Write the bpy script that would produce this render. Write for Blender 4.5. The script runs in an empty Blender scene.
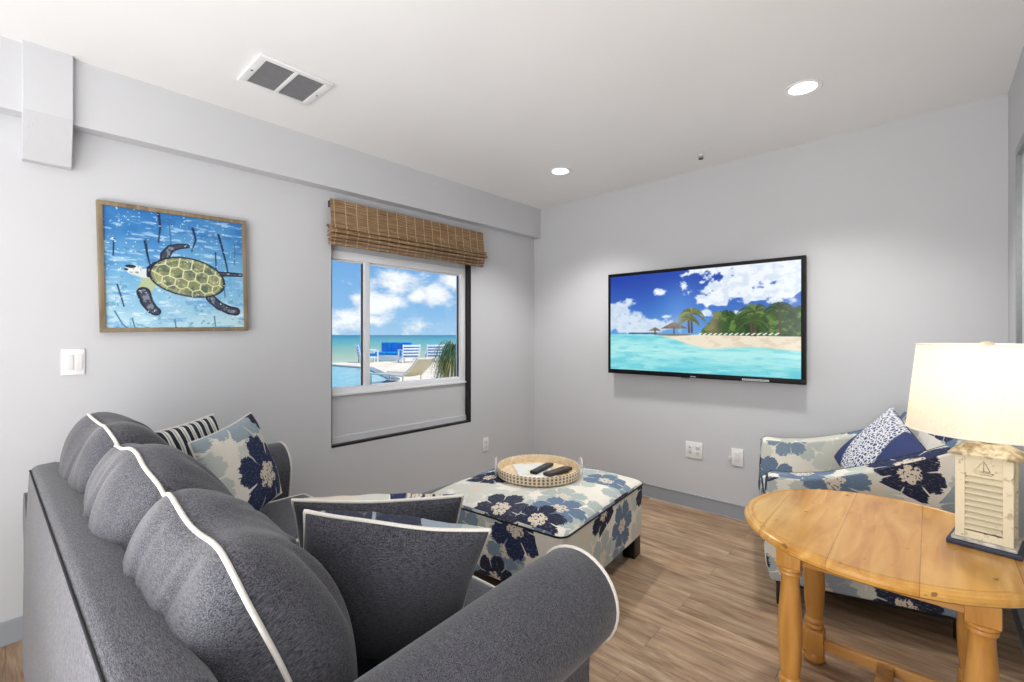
import bpy, bmesh, math, random
import numpy as np
from mathutils import Vector, Matrix, noise
random.seed(7)
PI = math.pi
scene = bpy.context.scene
COL = scene.collection
scene.view_settings.view_transform = 'Standard'
scene.view_settings.look = 'None'
scene.view_settings.exposure = 0.0

# ------------------------------------------------------------------ room numbers (metres)
RX, TY, CH = 3.172, 3.483, 2.545      # right wall x, TV wall y, ceiling height
BY = -2.6                              # wall behind the viewpoint
WH = 2.58                              # wall tops, inside the ceiling
def cz(x): return 2.514 + .0115 * x    # underside of the ceiling falls slightly to the left

# ------------------------------------------------------------------ scene helpers
def link(o, parent=None):
    COL.objects.link(o)
    if parent is not None: o.parent = parent
    return o

def tag(o, label=None, cat=None, group=None, kind=None):
    if label: o['label'] = label
    if cat: o['category'] = cat
    if group: o['group'] = group
    if kind: o['kind'] = kind
    return o

def empty(name, loc=(0, 0, 0), rz=0.0):
    o = bpy.data.objects.new(name, None); o.empty_display_size = 0.1
    COL.objects.link(o); o.location = loc; o.rotation_euler = (0, 0, rz)
    return o

def obj(name, bm, mats, parent=None, smooth=35, mat=None):
    if not isinstance(mats, (list, tuple)): mats = [mats]
    bm.normal_update()
    me = bpy.data.meshes.new(name); bm.to_mesh(me); bm.free()
    for m in mats: me.materials.append(m)
    if smooth:
        me.polygons.foreach_set('use_smooth', [True] * len(me.polygons))
        try: me.set_sharp_from_angle(angle=math.radians(smooth))
        except Exception: pass
    o = bpy.data.objects.new(name, me)
    if mat is not None: o.matrix_local = mat
    return link(o, parent)

def struct(name, bm, m, parent=None, smooth=0):
    o = obj(name, bm, m, parent, smooth)
    if parent is None: o['kind'] = 'structure'
    return o

def NB(): return bmesh.new()

def box(bm, a, b, bev=0.0, seg=2, mi=0):
    """axis aligned box from corner a to corner b"""
    t = bmesh.new()
    bmesh.ops.create_cube(t, size=1)
    for v in t.verts:
        v.co = Vector([(a[i] + b[i]) / 2 + v.co[i] * (b[i] - a[i]) for i in range(3)])
    if bev > 0:
        bmesh.ops.bevel(t, geom=t.edges[:], offset=bev, segments=seg, profile=0.6, affect='EDGES', clamp_overlap=True)
    for f in t.faces: f.material_index = mi
    merge(bm, t)

def merge(bm, t, M=None):
    if M is not None: bmesh.ops.transform(t, matrix=M, verts=t.verts)
    me = bpy.data.meshes.new('tmp'); t.to_mesh(me); t.free()
    bm.from_mesh(me); bpy.data.meshes.remove(me)

def tube(bm, pts, r, n=8, closed=False, mi=0, radii=None):
    pts = [Vector(p) for p in pts]; N = len(pts); rings = []
    def tan(i):
        if closed: return (pts[(i + 1) % N] - pts[i - 1]).normalized()
        return (pts[min(i + 1, N - 1)] - pts[max(i - 1, 0)]).normalized()
    t0 = tan(0); up = Vector((0, 0, 1)) if abs(t0.z) < 0.9 else Vector((1, 0, 0))
    nrm = (up - t0 * up.dot(t0)).normalized()
    for i in range(N):
        t = tan(i); nrm = (nrm - t * nrm.dot(t))
        nrm = nrm.normalized() if nrm.length > 1e-6 else t.orthogonal().normalized()
        b = t.cross(nrm); rr = radii[i] if radii else r
        rings.append([bm.verts.new(pts[i] + (nrm * math.cos(2 * PI * k / n) + b * math.sin(2 * PI * k / n)) * rr) for k in range(n)])
    for i in range(N if closed else N - 1):
        A, B = rings[i], rings[(i + 1) % N]
        for k in range(n):
            f = bm.faces.new((A[k], A[(k + 1) % n], B[(k + 1) % n], B[k])); f.material_index = mi
    if not closed:
        bm.faces.new(rings[0][::-1]).material_index = mi; bm.faces.new(rings[-1]).material_index = mi

def lathe(bm, prof, c=(0, 0, 0), n=40, mi=0, caps=True):
    rings = []
    for r, z in prof:
        rings.append([bm.verts.new((c[0] + r * math.cos(2 * PI * k / n), c[1] + r * math.sin(2 * PI * k / n), c[2] + z)) for k in range(n)])
    for A, B in zip(rings, rings[1:]):
        for k in range(n):
            bm.faces.new((A[k], A[(k + 1) % n], B[(k + 1) % n], B[k])).material_index = mi
    if caps:
        bm.faces.new(rings[0][::-1]).material_index = mi
        bm.faces.new(rings[-1]).material_index = mi

def prism(bm, poly, lo, hi, axis='y', bev=0.0, seg=3, ang=35, mi=0, slices=1):
    """closed 2-D polygon extruded along an axis. poly coordinates are the other two axes in x,y,z order"""
    t = bmesh.new(); layers = []
    def P(p, q):
        if axis == 'y': return (p[0], q, p[1])
        if axis == 'x': return (q, p[0], p[1])
        return (p[0], p[1], q)
    for s in range(slices + 1):
        q = lo + (hi - lo) * s / slices
        layers.append([t.verts.new(P(p, q)) for p in poly])
    n = len(poly)
    for A, B in zip(layers, layers[1:]):
        for k in range(n): t.faces.new((A[k], A[(k + 1) % n], B[(k + 1) % n], B[k]))
    t.faces.new(layers[0][::-1]); t.faces.new(layers[-1])
    bmesh.ops.recalc_face_normals(t, faces=t.faces)
    if bev > 0:
        t.normal_update()
        es = [e for e in t.edges if len(e.link_faces) == 2 and e.calc_face_angle(0) > math.radians(ang)]
        bmesh.ops.bevel(t, geom=es, offset=bev, segments=seg, profile=0.5, affect='EDGES', clamp_overlap=True)
    for f in t.faces: f.material_index = mi
    merge(bm, t)

def box_uv(o, off=(0, 0), k=1.0):
    me = o.data; uv = me.uv_layers.new(name='UVMap') if not me.uv_layers else me.uv_layers[0]
    for p in me.polygons:
        n = p.normal; ax = max(range(3), key=lambda i: abs(n[i]) * (1.15 if i == 2 else 1))
        for li in p.loop_indices:
            c = me.vertices[me.loops[li].vertex_index].co
            if ax == 2: u, v = c.x, c.y
            elif ax == 0: u, v = c.y + 3.3, c.z
            else: u, v = c.x + 7.1, c.z
            uv.data[li].uv = (u * k + off[0], v * k + off[1])

# ------------------------------------------------------------------ node helpers
class NT:
    def __init__(s, name, world=False):
        if world:
            s.m = bpy.data.worlds.new(name); s.m.use_nodes = True
        else:
            s.m = bpy.data.materials.new(name); s.m.use_nodes = True
        s.t = s.m.node_tree; s.t.nodes.clear()
    def n(s, typ, _props=None, **inp):
        nd = s.t.nodes.new(typ)
        if _props:
            for k, v in _props.items(): setattr(nd, k, v)
        for k, v in inp.items():
            key = int(k[1:]) if k[0] == 'i' and k[1:].isdigit() else k.replace('_', ' ')
            sk = nd.inputs[key]
            if isinstance(v, bpy.types.NodeSocket): s.t.links.new(v, sk)
            else: sk.default_value = v
        return nd
    def math(s, op, a, b=0.0, c=None, clamp=False):
        nd = s.n('ShaderNodeMath', dict(operation=op, use_clamp=clamp), i0=a, i1=b)
        if c is not None:
            if isinstance(c, bpy.types.NodeSocket): s.t.links.new(c, nd.inputs[2])
            else: nd.inputs[2].default_value = c
        return nd.outputs[0]
    def mix(s, f, a, b, blend='MIX'):
        nd = s.t.nodes.new('ShaderNodeMix'); nd.data_type = 'RGBA'; nd.blend_type = blend
        for idx, v in ((0, f), (6, a), (7, b)):
            if isinstance(v, bpy.types.NodeSocket): s.t.links.new(v, nd.inputs[idx])
            else: nd.inputs[idx].default_value = v if idx == 0 else (tuple(v) + (1,))[:4]
        return nd.outputs[2]
    def ramp(s, f, stops, interp='LINEAR'):
        nd = s.t.nodes.new('ShaderNodeValToRGB'); cr = nd.color_ramp; cr.interpolation = interp
        while len(cr.elements) < len(stops): cr.elements.new(0.5)
        for e, (p, c) in zip(cr.elements, stops):
            e.position = p; e.color = (tuple(c) + (1,))[:4] if not isinstance(c, (int, float)) else (c, c, c, 1)
        s.t.links.new(f, nd.inputs[0]); return nd.outputs[0]
    def mapr(s, v, a, b, c=0.0, d=1.0, smooth=False):
        nd = s.t.nodes.new('ShaderNodeMapRange')
        if smooth: nd.interpolation_type = 'SMOOTHSTEP'
        for i, x in enumerate((v, a, b, c, d)):
            if isinstance(x, bpy.types.NodeSocket): s.t.links.new(x, nd.inputs[i])
            else: nd.inputs[i].default_value = x
        return nd.outputs[0]
    def noise(s, vec, scale, detail=3.0, rough=0.5, dist=0.0):
        nd = s.n('ShaderNodeTexNoise', None, Scale=scale, Detail=detail, Roughness=rough, Distortion=dist)
        if vec is not None: s.t.links.new(vec, nd.inputs['Vector'])
        return nd
    def mapping(s, vec, loc=(0, 0, 0), rot=(0, 0, 0), scl=(1, 1, 1)):
        nd = s.n('ShaderNodeMapping', None, Vector=vec); nd.inputs[1].default_value = loc
        nd.inputs[2].default_value = rot; nd.inputs[3].default_value = scl
        return nd.outputs[0]
    def coord(s, which='Object'): return s.n('ShaderNodeTexCoord').outputs[which]
    def bump(s, h, strength=0.3, dist=0.01):
        return s.n('ShaderNodeBump', None, Height=h, Strength=strength, Distance=dist).outputs[0]
    def bsdf(s, color, rough=0.5, normal=None, **kw):
        nd = s.n('ShaderNodeBsdfPrincipled')
        for k, v in dict(Base_Color=color, Roughness=rough, **kw).items():
            sk = nd.inputs[k.replace('_', ' ')]
            if isinstance(v, bpy.types.NodeSocket): s.t.links.new(v, sk)
            elif isinstance(v, (int, float)): sk.default_value = v
            else: sk.default_value = (tuple(v) + (1,))[:len(sk.default_value)]
        if normal is not None: s.t.links.new(normal, nd.inputs['Normal'])
        o = s.n('ShaderNodeOutputMaterial'); s.t.links.new(nd.outputs[0], o.inputs[0])
        return s.m
    def out(s, shader):
        o = s.n('ShaderNodeOutputMaterial'); s.t.links.new(shader, o.inputs[0]); return s.m

def L(r, g, b):
    """sRGB 0-255 -> linear"""
    def f(c):
        c /= 255.0
        return c / 12.92 if c <= 0.04045 else ((c + 0.055) / 1.055) ** 2.4
    return (f(r), f(g), f(b))

def plain(name, rgb, rough=0.5, metal=0.0, var=0.06, scale=30, bump=0.0, spec=0.5):
    s = NT(name); c = s.coord(); nz = s.noise(c, scale, 3)
    col = s.mix(s.mapr(nz.outputs[0], 0.3, 0.7), [x * (1 - var) for x in rgb], [min(1, x * (1 + var)) for x in rgb])
    nb = s.bump(nz.outputs[0], bump, 0.004) if bump else None
    return s.bsdf(col, rough, nb, Metallic=metal, Specular_IOR_Level=spec)

def paint(name, rgb, rough=0.85, bump=0.25, scale=160):
    s = NT(name); c = s.coord(); nz = s.noise(c, scale, 4, 0.6); big = s.noise(c, 1.4, 2)
    col = s.mix(s.mapr(big.outputs[0], 0.3, 0.7), [x * 0.985 for x in rgb], [x * 1.015 for x in rgb])
    return s.bsdf(col, rough, s.bump(nz.outputs[0], bump, 0.002), Specular_IOR_Level=0.2)

M = {}
M['wall'] = paint('wall paint', L(202, 203, 206))
M['soffit'] = paint('soffit paint', L(203, 204, 207), bump=0.2)
M['rough_plaster'] = paint('knockdown plaster', L(196, 197, 200), bump=0.9, scale=90)
M['ceiling'] = paint('ceiling paint', L(241, 241, 241), bump=0.1)
M['base'] = paint('baseboard paint', L(158, 163, 170), rough=0.5, bump=0.0)
M['white'] = plain('white plastic', L(235, 235, 235), 0.35, var=0.01)
M['frame_white'] = plain('window vinyl', L(236, 237, 240), 0.35, var=0.01)
M['black'] = plain('black trim', L(16, 16, 17), 0.4, var=0.1)
M['gasket'] = plain('dark gasket', L(60, 62, 64), 0.6)
M['grey_metal'] = plain('grey metal', L(120, 122, 125), 0.35, metal=0.8)
M['dark_hole'] = plain('dark duct', L(34, 35, 38), 0.9)

# floor: vinyl planks along x
def floor_mat():
    s = NT('wood plank floor'); c = s.coord()
    br = s.n('ShaderNodeTexBrick', dict(offset=0.37, offset_frequency=2, squash=1.0), Vector=c, Scale=1.0, Mortar_Size=0.0016,
             Mortar_Smooth=0.3, Bias=0.0, Brick_Width=1.22, Row_Height=0.178, Color1=(0, 0, 0, 1), Color2=(1, 1, 1, 1), Mortar=(0.5, 0.5, 0.5, 1))
    sep = s.n('ShaderNodeSeparateColor', None, Color=br.outputs[0]).outputs[0]
    shift = s.n('ShaderNodeCombineXYZ', None, X=s.math('MULTIPLY', sep, 13.0), Y=s.math('MULTIPLY', sep, 7.0), Z=0.0).outputs[0]
    v = s.n('ShaderNodeVectorMath', dict(operation='ADD'), i0=c, i1=shift).outputs[0]
    g1 = s.noise(s.mapping(v, scl=(1.1, 9.0, 1)), 3.0, 6, 0.62, 0.6)
    g2 = s.noise(s.mapping(v, scl=(2.5, 60.0, 1)), 3.0, 4, 0.6, 0.2)
    g3 = s.noise(s.mapping(v, scl=(0.5, 3.0, 1)), 2.5, 3, 0.5, 1.5)
    base = s.ramp(g1.outputs[0], [(0.26, L(112, 86, 62)), (0.42, L(164, 134, 104)), (0.56, L(198, 170, 138)), (0.74, L(226, 206, 178))])
    base = s.mix(s.mapr(g2.outputs[0], 0.35, 0.7, 0.0, 0.55), base, L(118, 94, 76), 'MIX')
    base = s.mix(s.mapr(g3.outputs[0], 0.45, 0.75, 0.0, 0.4), base, L(196, 180, 163), 'MIX')
    tint = s.ramp(sep, [(0.0, L(214, 204, 196)), (0.5, L(236, 230, 226)), (1.0, L(255, 250, 244))])
    base = s.mix(0.85, base, tint, 'MULTIPLY')
    base = s.mix(s.math('MULTIPLY', br.outputs['Fac'], 0.45), base, L(70, 58, 50))
    h = s.math('SUBTRACT', s.math('MULTIPLY', g2.outputs[0], 0.3), br.outputs['Fac'])
    return s.bsdf(base, s.mapr(g2.outputs[0], 0.3, 0.7, 0.38, 0.55), s.bump(h, 0.25, 0.002), Specular_IOR_Level=0.4)
M['floor'] = floor_mat()

def denim(name, a, b, rough=0.95):
    s = NT(name); c = s.coord()
    n1 = s.noise(s.mapping(c, scl=(1.0, 1.0, 0.12)), 760, 1, 0.5)
    n2 = s.noise(s.mapping(c, scl=(0.12, 1.0, 1.0)), 700, 1, 0.5)
    n3 = s.noise(c, 7, 4); n4 = s.noise(s.mapping(c, scl=(1.0, 1.0, 0.2)), 190, 3, 0.7)
    w = s.math('ADD', s.math('MULTIPLY', n1.outputs[0], 0.6), s.math('MULTIPLY', n2.outputs[0], 0.4))
    col = s.mix(s.mapr(s.math('ADD', w, s.math('MULTIPLY', s.math('SUBTRACT', n4.outputs[0], .5), .18)), 0.41, 0.61), a, b)
    col = s.mix(s.mapr(n3.outputs[0], 0.35, 0.65, 0.0, 0.12), col, [x * 0.7 for x in a])
    return s.bsdf(col, rough, s.bump(w, 0.3, 0.001), Specular_IOR_Level=0.12, Sheen_Weight=0.25, Sheen_Roughness=0.5)
M['denim'] = denim('charcoal weave', L(43, 45, 55), L(109, 108, 113))
M['denim_dark'] = denim('dark charcoal weave', L(34, 35, 44), L(88, 88, 94))
M['piping'] = plain('white piping', L(226, 221, 212), 0.8, scale=200, bump=0.2)
M['seam'] = plain('dark seam', L(26, 27, 32), 0.9)

def floral(name, scale=4.6, off=0.0, cream=(233, 228, 216)):
    s = NT(name); uv = s.coord('UV')
    wn = s.noise(uv, 9.0, 2); 
    wob = s.n('ShaderNodeVectorMath', dict(operation='SUBTRACT'), i0=wn.outputs['Color'], i1=(0.5, 0.5, 0.5)).outputs[0]
    wob = s.n('ShaderNodeVectorMath', dict(operation='SCALE'), i0=wob, Scale=0.034).outputs[0]
    base = s.n('ShaderNodeVectorMath', dict(operation='ADD'), i0=uv, i1=wob).outputs[0]
    brush = s.noise(s.mapping(uv, scl=(1, 2.2, 1)), 60, 3, 0.6)
    col = s.mix(s.mapr(s.noise(uv, 7, 2).outputs[0], 0.35, 0.65), L(*cream), [x * 0.93 for x in L(*cream)])
    def layer(col, sc, offset, pal, exist, R):
        v = s.mapping(base, loc=(offset, offset * 1.7, 0))
        vo = s.n('ShaderNodeTexVoronoi', dict(voronoi_dimensions='2D', feature='F1'), Vector=v, Scale=sc, Randomness=0.55)
        d = s.n('ShaderNodeVectorMath', dict(operation='SUBTRACT'), i0=v, i1=vo.outputs['Position']).outputs[0]
        sp = s.n('ShaderNodeSeparateXYZ', None, Vector=d)
        rgb = s.n('ShaderNodeSeparateColor', None, Color=vo.outputs['Color'])
        r = s.math('SQRT', s.math('ADD', s.math('MULTIPLY', sp.outputs[0], sp.outputs[0]), s.math('MULTIPLY', sp.outputs[1], sp.outputs[1])))
        th = s.math('ARCTAN2', sp.outputs[1], sp.outputs[0])
        th = s.math('ADD', th, s.math('MULTIPLY', rgb.outputs[2], 6.0))
        np_ = s.math('ADD', 2.5, s.math('FLOOR', s.math('MULTIPLY', rgb.outputs[1], 0.99)))
        pet = s.math('ABSOLUTE', s.math('COSINE', s.math('MULTIPLY', th, 3.0)))
        petp = s.math('POWER', pet, 0.45)
        fine = s.math('ABSOLUTE', s.math('COSINE', s.math('MULTIPLY', th, 12.0)))
        Rv = s.math('MULTIPLY', s.math('ADD', s.math('MULTIPLY', petp, 0.42), s.math('ADD', 0.55, s.math('MULTIPLY', fine, 0.07))), R / sc)
        Rv = s.math('MULTIPLY', Rv, s.mapr(rgb.outputs[0], 0, 1, 0.82, 1.1))
        Rv = s.math('ADD', Rv, s.mapr(brush.outputs[0], 0.3, 0.7, -0.010, 0.010))
        inside = s.mapr(s.math('SUBTRACT', Rv, r), -0.0008, 0.0008)
        # cream gaps between petals and a cream heart with dots
        gap = s.mapr(pet, 0.05, 0.14)
        core = s.mapr(s.math('SUBTRACT', s.math('MULTIPLY', Rv, 0.34), r), -0.0015, 0.0015)
        gapm = s.math('MAXIMUM', gap, s.mapr(s.math('SUBTRACT', s.math('MULTIPLY', Rv, 0.72), r), -0.006, 0.006))
        ex = s.math('LESS_THAN', rgb.outputs[1], exist)
        m = s.math('MULTIPLY', s.math('MULTIPLY', inside, ex), gapm)
        pc = s.ramp(rgb.outputs[0], pal, 'CONSTANT')
        pc = s.mix(s.mapr(brush.outputs[0], 0.56, 0.74, 0, 0.22), pc, L(*cream))
        res = s.mix(m, col, pc)
        cm = s.math('MULTIPLY', core, ex)
        dots = s.mapr(s.noise(uv, 90, 1).outputs[0], 0.56, 0.6)
        hc = s.mix(dots, L(214, 203, 186), pc)
        return s.mix(cm, res, hc)
    sage = [(0.0, L(190, 196, 190)), (0.35, L(172, 182, 180)), (0.7, L(205, 206, 196))]
    slate = [(0.0, L(126, 143, 160)), (0.4, L(102, 122, 146)), (0.75, L(152, 165, 174))]
    navy = [(0.0, L(44, 48, 68)), (0.5, L(60, 63, 80)), (0.8, L(46, 54, 84))]
    col = layer(col, scale, 0.37 + off, sage, 0.92, 0.56)
    col = layer(col, scale * 0.93, 5.31 + off, slate, 0.6, 0.5)
    col = layer(col, scale * 0.9, 9.77 + off, navy, 0.34, 0.52)
    weave = s.noise(uv, 700, 1)
    return s.bsdf(col, 0.9, s.bump(weave.outputs[0], 0.2, 0.001), Specular_IOR_Level=0.15)
M['floral'] = floral('floral linen', 4.2)
M['floral_pillow'] = floral('floral cushion linen', 3.3, 1.7)
M['floral_chair'] = floral('floral chair linen', 4.0, 6.3)

def wood(name, c0, c1, c2, axis=1, rough=0.3, plank=None):
    s = NT(name); c = s.coord()
    scl = [14, 14, 14]; scl[axis] = 1.6
    v = c
    seam = None
    if plank:
        sp = s.n('ShaderNodeSeparateXYZ', None, Vector=c)
        q = s.math('DIVIDE', s.math('ADD', sp.outputs[0], plank[1]), plank[0])
        fl = s.math('FLOOR', q); fr = s.math('FRACT', q)
        edge = s.math('MINIMUM', fr, s.math('SUBTRACT', 1.0, fr))
        seam = s.mapr(edge, 0.002, 0.008, 0.8, 0.0)
        v = s.n('ShaderNodeVectorMath', dict(operation='ADD'), i0=c, i1=s.n('ShaderNodeCombineXYZ', None, X=s.math('MULTIPLY', fl, 3.7), Y=s.math('MULTIPLY', fl, 5.1), Z=0.0).outputs[0]).outputs[0]
    g = s.noise(s.mapping(v, scl=scl), 1.6, 5, 0.55, 1.1)
    b = s.noise(v, 2.6, 3, 0.5, 0.8)
    k = s.noise(v, 26, 2, 0.5)
    col = s.ramp(g.outputs[0], [(0.25, c0), (0.5, c1), (0.75, c2)])
    col = s.mix(s.mapr(b.outputs[0], 0.42, 0.7, 0, 0.55), col, c2)
    col = s.mix(s.mapr(k.outputs[0], 0.70, 0.74, 0, 0.75), col, [x * 0.3 for x in c0])
    if plank:
        tint = s.mapr(s.n('ShaderNodeTexWhiteNoise', dict(noise_dimensions='1D'), W=fl).outputs[0], 0, 1, 0.0, 0.35)
        col = s.mix(tint, col, c0)
        col = s.mix(s.math('MULTIPLY', seam, 0.75), col, [x * 0.3 for x in c0])
    return s.bsdf(col, rough, s.bump(g.outputs[0], 0.06, 0.002), Specular_IOR_Level=0.5, Coat_Weight=0.25, Coat_Roughness=0.2)
M['pine_top'] = wood('honey pine boards', L(176, 114, 38), L(208, 150, 64), L(228, 178, 98), 1, 0.22, (0.2, 0.1))
M['pine'] = wood('honey pine', L(164, 104, 38), L(198, 138, 62), L(216, 162, 88), 2, 0.35)
M['pine_x'] = wood('honey pine rail', L(166, 108, 48), L(198, 142, 76), L(216, 168, 104), 0, 0.35)
M['drift'] = wood('driftwood frame', L(84, 72, 56), L(122, 106, 82), L(154, 138, 112), 2, 0.8)

# ------------------------------------------------------------------ SETTING
def wall_left():
    bm = NB()
    y0, y1, z0, z1 = 1.42, 2.645, 0.565, 2.15       # opening in the drywall
    for a, b in (((-.05, BY, 0), (0, y0, WH)), ((-.05, y1, 0), (0, TY, WH)), ((-.05, y0, 0), (0, y1, z0)), ((-.05, y0, z1), (0, y1, WH))):
        box(bm, a, b)
    # outer wall with the window hole
    a0, a1, b0, b1 = 1.41, 2.615, 0.92, 1.85
    for a, b in (((-.14, BY, -.1), (-.05, a0, WH)), ((-.14, a1, -.1), (-.05, TY + .15, WH)), ((-.14, a0, -.1), (-.05, a1, b0)), ((-.14, a0, b1), (-.05, a1, WH))):
        box(bm, a, b)
    box(bm, (-.05, y0, z0), (-.038, y1, .622))       # low curb at the foot of the recess
    return struct('wall_left', bm, M['wall'])
wall_left()
bm = NB(); box(bm, (-.22, TY, -.1), (RX + .15, TY + .15, WH)); struct('wall_back', bm, M['wall'])
bm = NB(); box(bm, (RX, BY, -.1), (RX + .15, TY, WH)); struct('wall_right', bm, M['wall'])
bm = NB(); box(bm, (-.22, BY - .15, -.1), (RX + .15, BY, WH)); struct('wall_front', bm, M['wall'])
bm = NB(); box(bm, (-.22, BY - .15, CH), (RX + .15, TY + .15, CH + .2))
for v in bm.verts:
    if v.co.z < CH + .1: v.co.z = cz(v.co.x)
struct('ceiling', bm, M['ceiling'])
bm = NB(); box(bm, (0, BY, -.1), (RX, TY, 0)); struct('floor', bm, M['floor'])

# soffit along the left wall with its thin bed moulding and the boxed bracket
def skew(bm):
    for v in bm.verts:
        k = (v.co.y - TY) / TY
        if v.co.z < CH - .05: v.co.z += .012 * k
    return bm
bm = NB(); box(bm, (0, BY, 2.238), (.082, TY, CH)); struct('trim_1', skew(bm), M['soffit'])
bm = NB()
prism(bm, [(0.0, 2.55), (.112, 2.55), (.112, 2.235), (.045, 2.043), (0, 2.043)], .045, .198, 'y', 0.003, 2, mi=0)
t = struct('trim_2', bm, [M['soffit'], M['rough_plaster']])
for p in t.data.polygons:
    if p.normal.x > .5 and p.normal.z < -.1: p.material_index = 1
# black edge around the recess: foot, far jamb, thin near jamb
bm = NB()
box(bm, (-.0499, 1.42, .565), (.0015, 2.645, .580)); box(bm, (-.0499, 2.625, .573), (.0015, 2.645, 2.15)); box(bm, (-.049, 1.42, .573), (.0015, 1.424, 2.15))
struct('trim_3', bm, M['black'])
bm = NB()
box(bm, (0, 1.41, .548), (.0012, 2.672, .565)); box(bm, (0, 2.645, .565), (.0012, 2.672, 2.15))
struct('trim_4', bm, M['soffit'])

def baseboard(name, a, b, along):
    bm = NB(); th = .014
    if along == 'y': box(bm, (a[0], a[1], 0), (a[0] + th * b[2], b[1], .1), .004)
    else: box(bm, (a[0], a[1], 0), (b[0], a[1] - th, .1), .004)
    return struct(name, bm, M['base'])
baseboard('baseboard_left', (0, BY), (0, TY, 1), 'y')
baseboard('baseboard_back', (0, TY), (RX, TY), 'x')
baseboard('baseboard_right', (RX, BY), (RX, TY, -1), 'y')

# window
def window():
    w = empty('window_1', (-.08, 2.03, .92)); w['kind'] = 'structure'
    def part(name, boxes, m, bev=.003, par=w):
        bm = NB()
        for a, b in boxes: box(bm, (a[0], a[1] - 2.03, a[2] - .92), (b[0], b[1] - 2.03, b[2] - .92), bev)
        return obj(name, bm, m, par, 30)
    X0, X1 = -.03, .035
    part('window_frame', [((X0, 1.43, .912), (X1, 2.575, .94)), ((X0, 1.43, 1.81), (X1, 2.575, 1.862)), ((X0, 2.575, .912), (X1, 2.624, 1.862)), ((X0, 1.40, .912), (X1, 1.43, 1.862)),
                          ((X0, 1.40, .895), (X1 + .012, 2.6245, .912))], M['frame_white'])
    part('window_mullion', [((X0, 1.688, .94), (X1 - .006, 1.728, 1.81))], M['frame_white'])
    for a0, a1 in ((1.43, 1.688), (1.728, 2.575)):
        part('window_sash', [((-.02, a0, .94), (.004, a1, .949)), ((-.02, a0, 1.80), (.004, a1, 1.81)), ((-.02, a0, .949), (.004, a0 + .008, 1.80))], M['frame_white'])
        part('window_seal', [((-.010, a1 - .009, .945), (.004, a1, 1.806))], M['gasket'])
    s = NT('window glass')
    fr = s.n('ShaderNodeFresnel', None, IOR=1.25)
    mx = s.n('ShaderNodeMixShader', None, i0=fr.outputs[0], i1=s.n('ShaderNodeBsdfTransparent', None, Color=(.97, .985, .98, 1)).outputs[0],
             i2=s.n('ShaderNodeBsdfGlossy', None, Color=(1, 1, 1, 1), Roughness=0.02).outputs[0])
    g = s.out(mx.outputs[0])
    part('window_glass', [((-.006, 1.44, .95), (-.003, 1.68, 1.80))], g, 0)
    part('window_glass', [((-.006, 1.73, .95), (-.003, 2.57, 1.80))], g, 0)
window()

# ------------------------------------------------------------------ woven roman shade
def roman():
    s = NT('woven wood reeds'); c = s.coord(); sp = s.n('ShaderNodeSeparateXYZ', None, Vector=c)
    reed = s.noise(s.mapping(c, scl=(1, 1.2, 90)), 2.2, 3, 0.7)
    blotch = s.noise(s.mapping(c, scl=(1, 7, 60)), 1.7, 3, 0.6)
    col = s.ramp(reed.outputs[0], [(0.25, L(84, 60, 42)), (0.42, L(140, 110, 82)), (0.58, L(178, 148, 114)), (0.78, L(212, 188, 152))])
    col = s.mix(s.mapr(blotch.outputs[0], .35, .65, 0, .5), col, L(104, 76, 54))
    fr = s.math('FRACT', s.math('DIVIDE', sp.outputs[1], 0.078))
    th = s.mapr(s.math('ABSOLUTE', s.math('SUBTRACT', fr, 0.5)), 0.026, 0.036, 1.0, 0.0)
    col = s.mix(s.math('MULTIPLY', th, .8), col, L(214, 190, 150))
    gz = s.math('FRACT', s.math('MULTIPLY', sp.outputs[2], 130))
    dk = s.mapr(s.math('ABSOLUTE', s.math('SUBTRACT', gz, .5)), .36, .5, 0, .45)
    col = s.mix(dk, col, L(70, 44, 26))
    m = s.bsdf(col, 0.8, s.bump(reed.outputs[0], 0.5, 0.004), Specular_IOR_Level=0.2)
    root = empty('roman_shade', (0, 2.07, 2.0))
    tag(root, 'brown woven-reed roman shade drawn up above the window', 'blind')
    Y0, Y1 = 1.385 - 2.07, 2.735 - 2.07
    bm = NB(); box(bm, (.002, Y0 + .01, .125), (.045, Y1 - .01, .165), .003); obj('headrail', bm, M['gasket'], root)
    # flat face
    bm = NB(); prism(bm, [(.05, .17), (.056, .17), (.074, .0), (.068, .0)], Y0, Y1, 'y'); obj('shade_panel', bm, m, root)
    # stacked folds, each a loop of cloth
    for k, (zt, zb, xo) in enumerate(((.008, -.022, .082), (-.024, -.050, .094), (-.053, -.078, .086), (-.080, -.100, .078), (-.102, -.124, .068))):
        pts = [(.02, zt), (xo - .006, zt - .002), (xo, (zt + zb) / 2 + .006), (xo - .002, zb + .006), (xo - .014, zb), (.02, zb + .01)]
        bm = NB(); prism(bm, pts, Y0 - .004 * (k in (1, 2)), Y1 + (.018 if k in (0, 1) else .004 if k == 2 else -.004), 'y', .003, 2)
        obj('shade_fold', bm, m, root)
    bm = NB(); tube(bm, [(.03, Y1 - .05, -.11), (.03, Y1 - .05, -.15)], .0035); obj('pull_cord', bm, M['white'], root)
    bm = NB(); tube(bm, [(.035, Y0 - .004, .0), (.035, Y0 - .012, .0)], .008); obj('cord_cleat', bm, M['grey_metal'], root)
roman()

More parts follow.
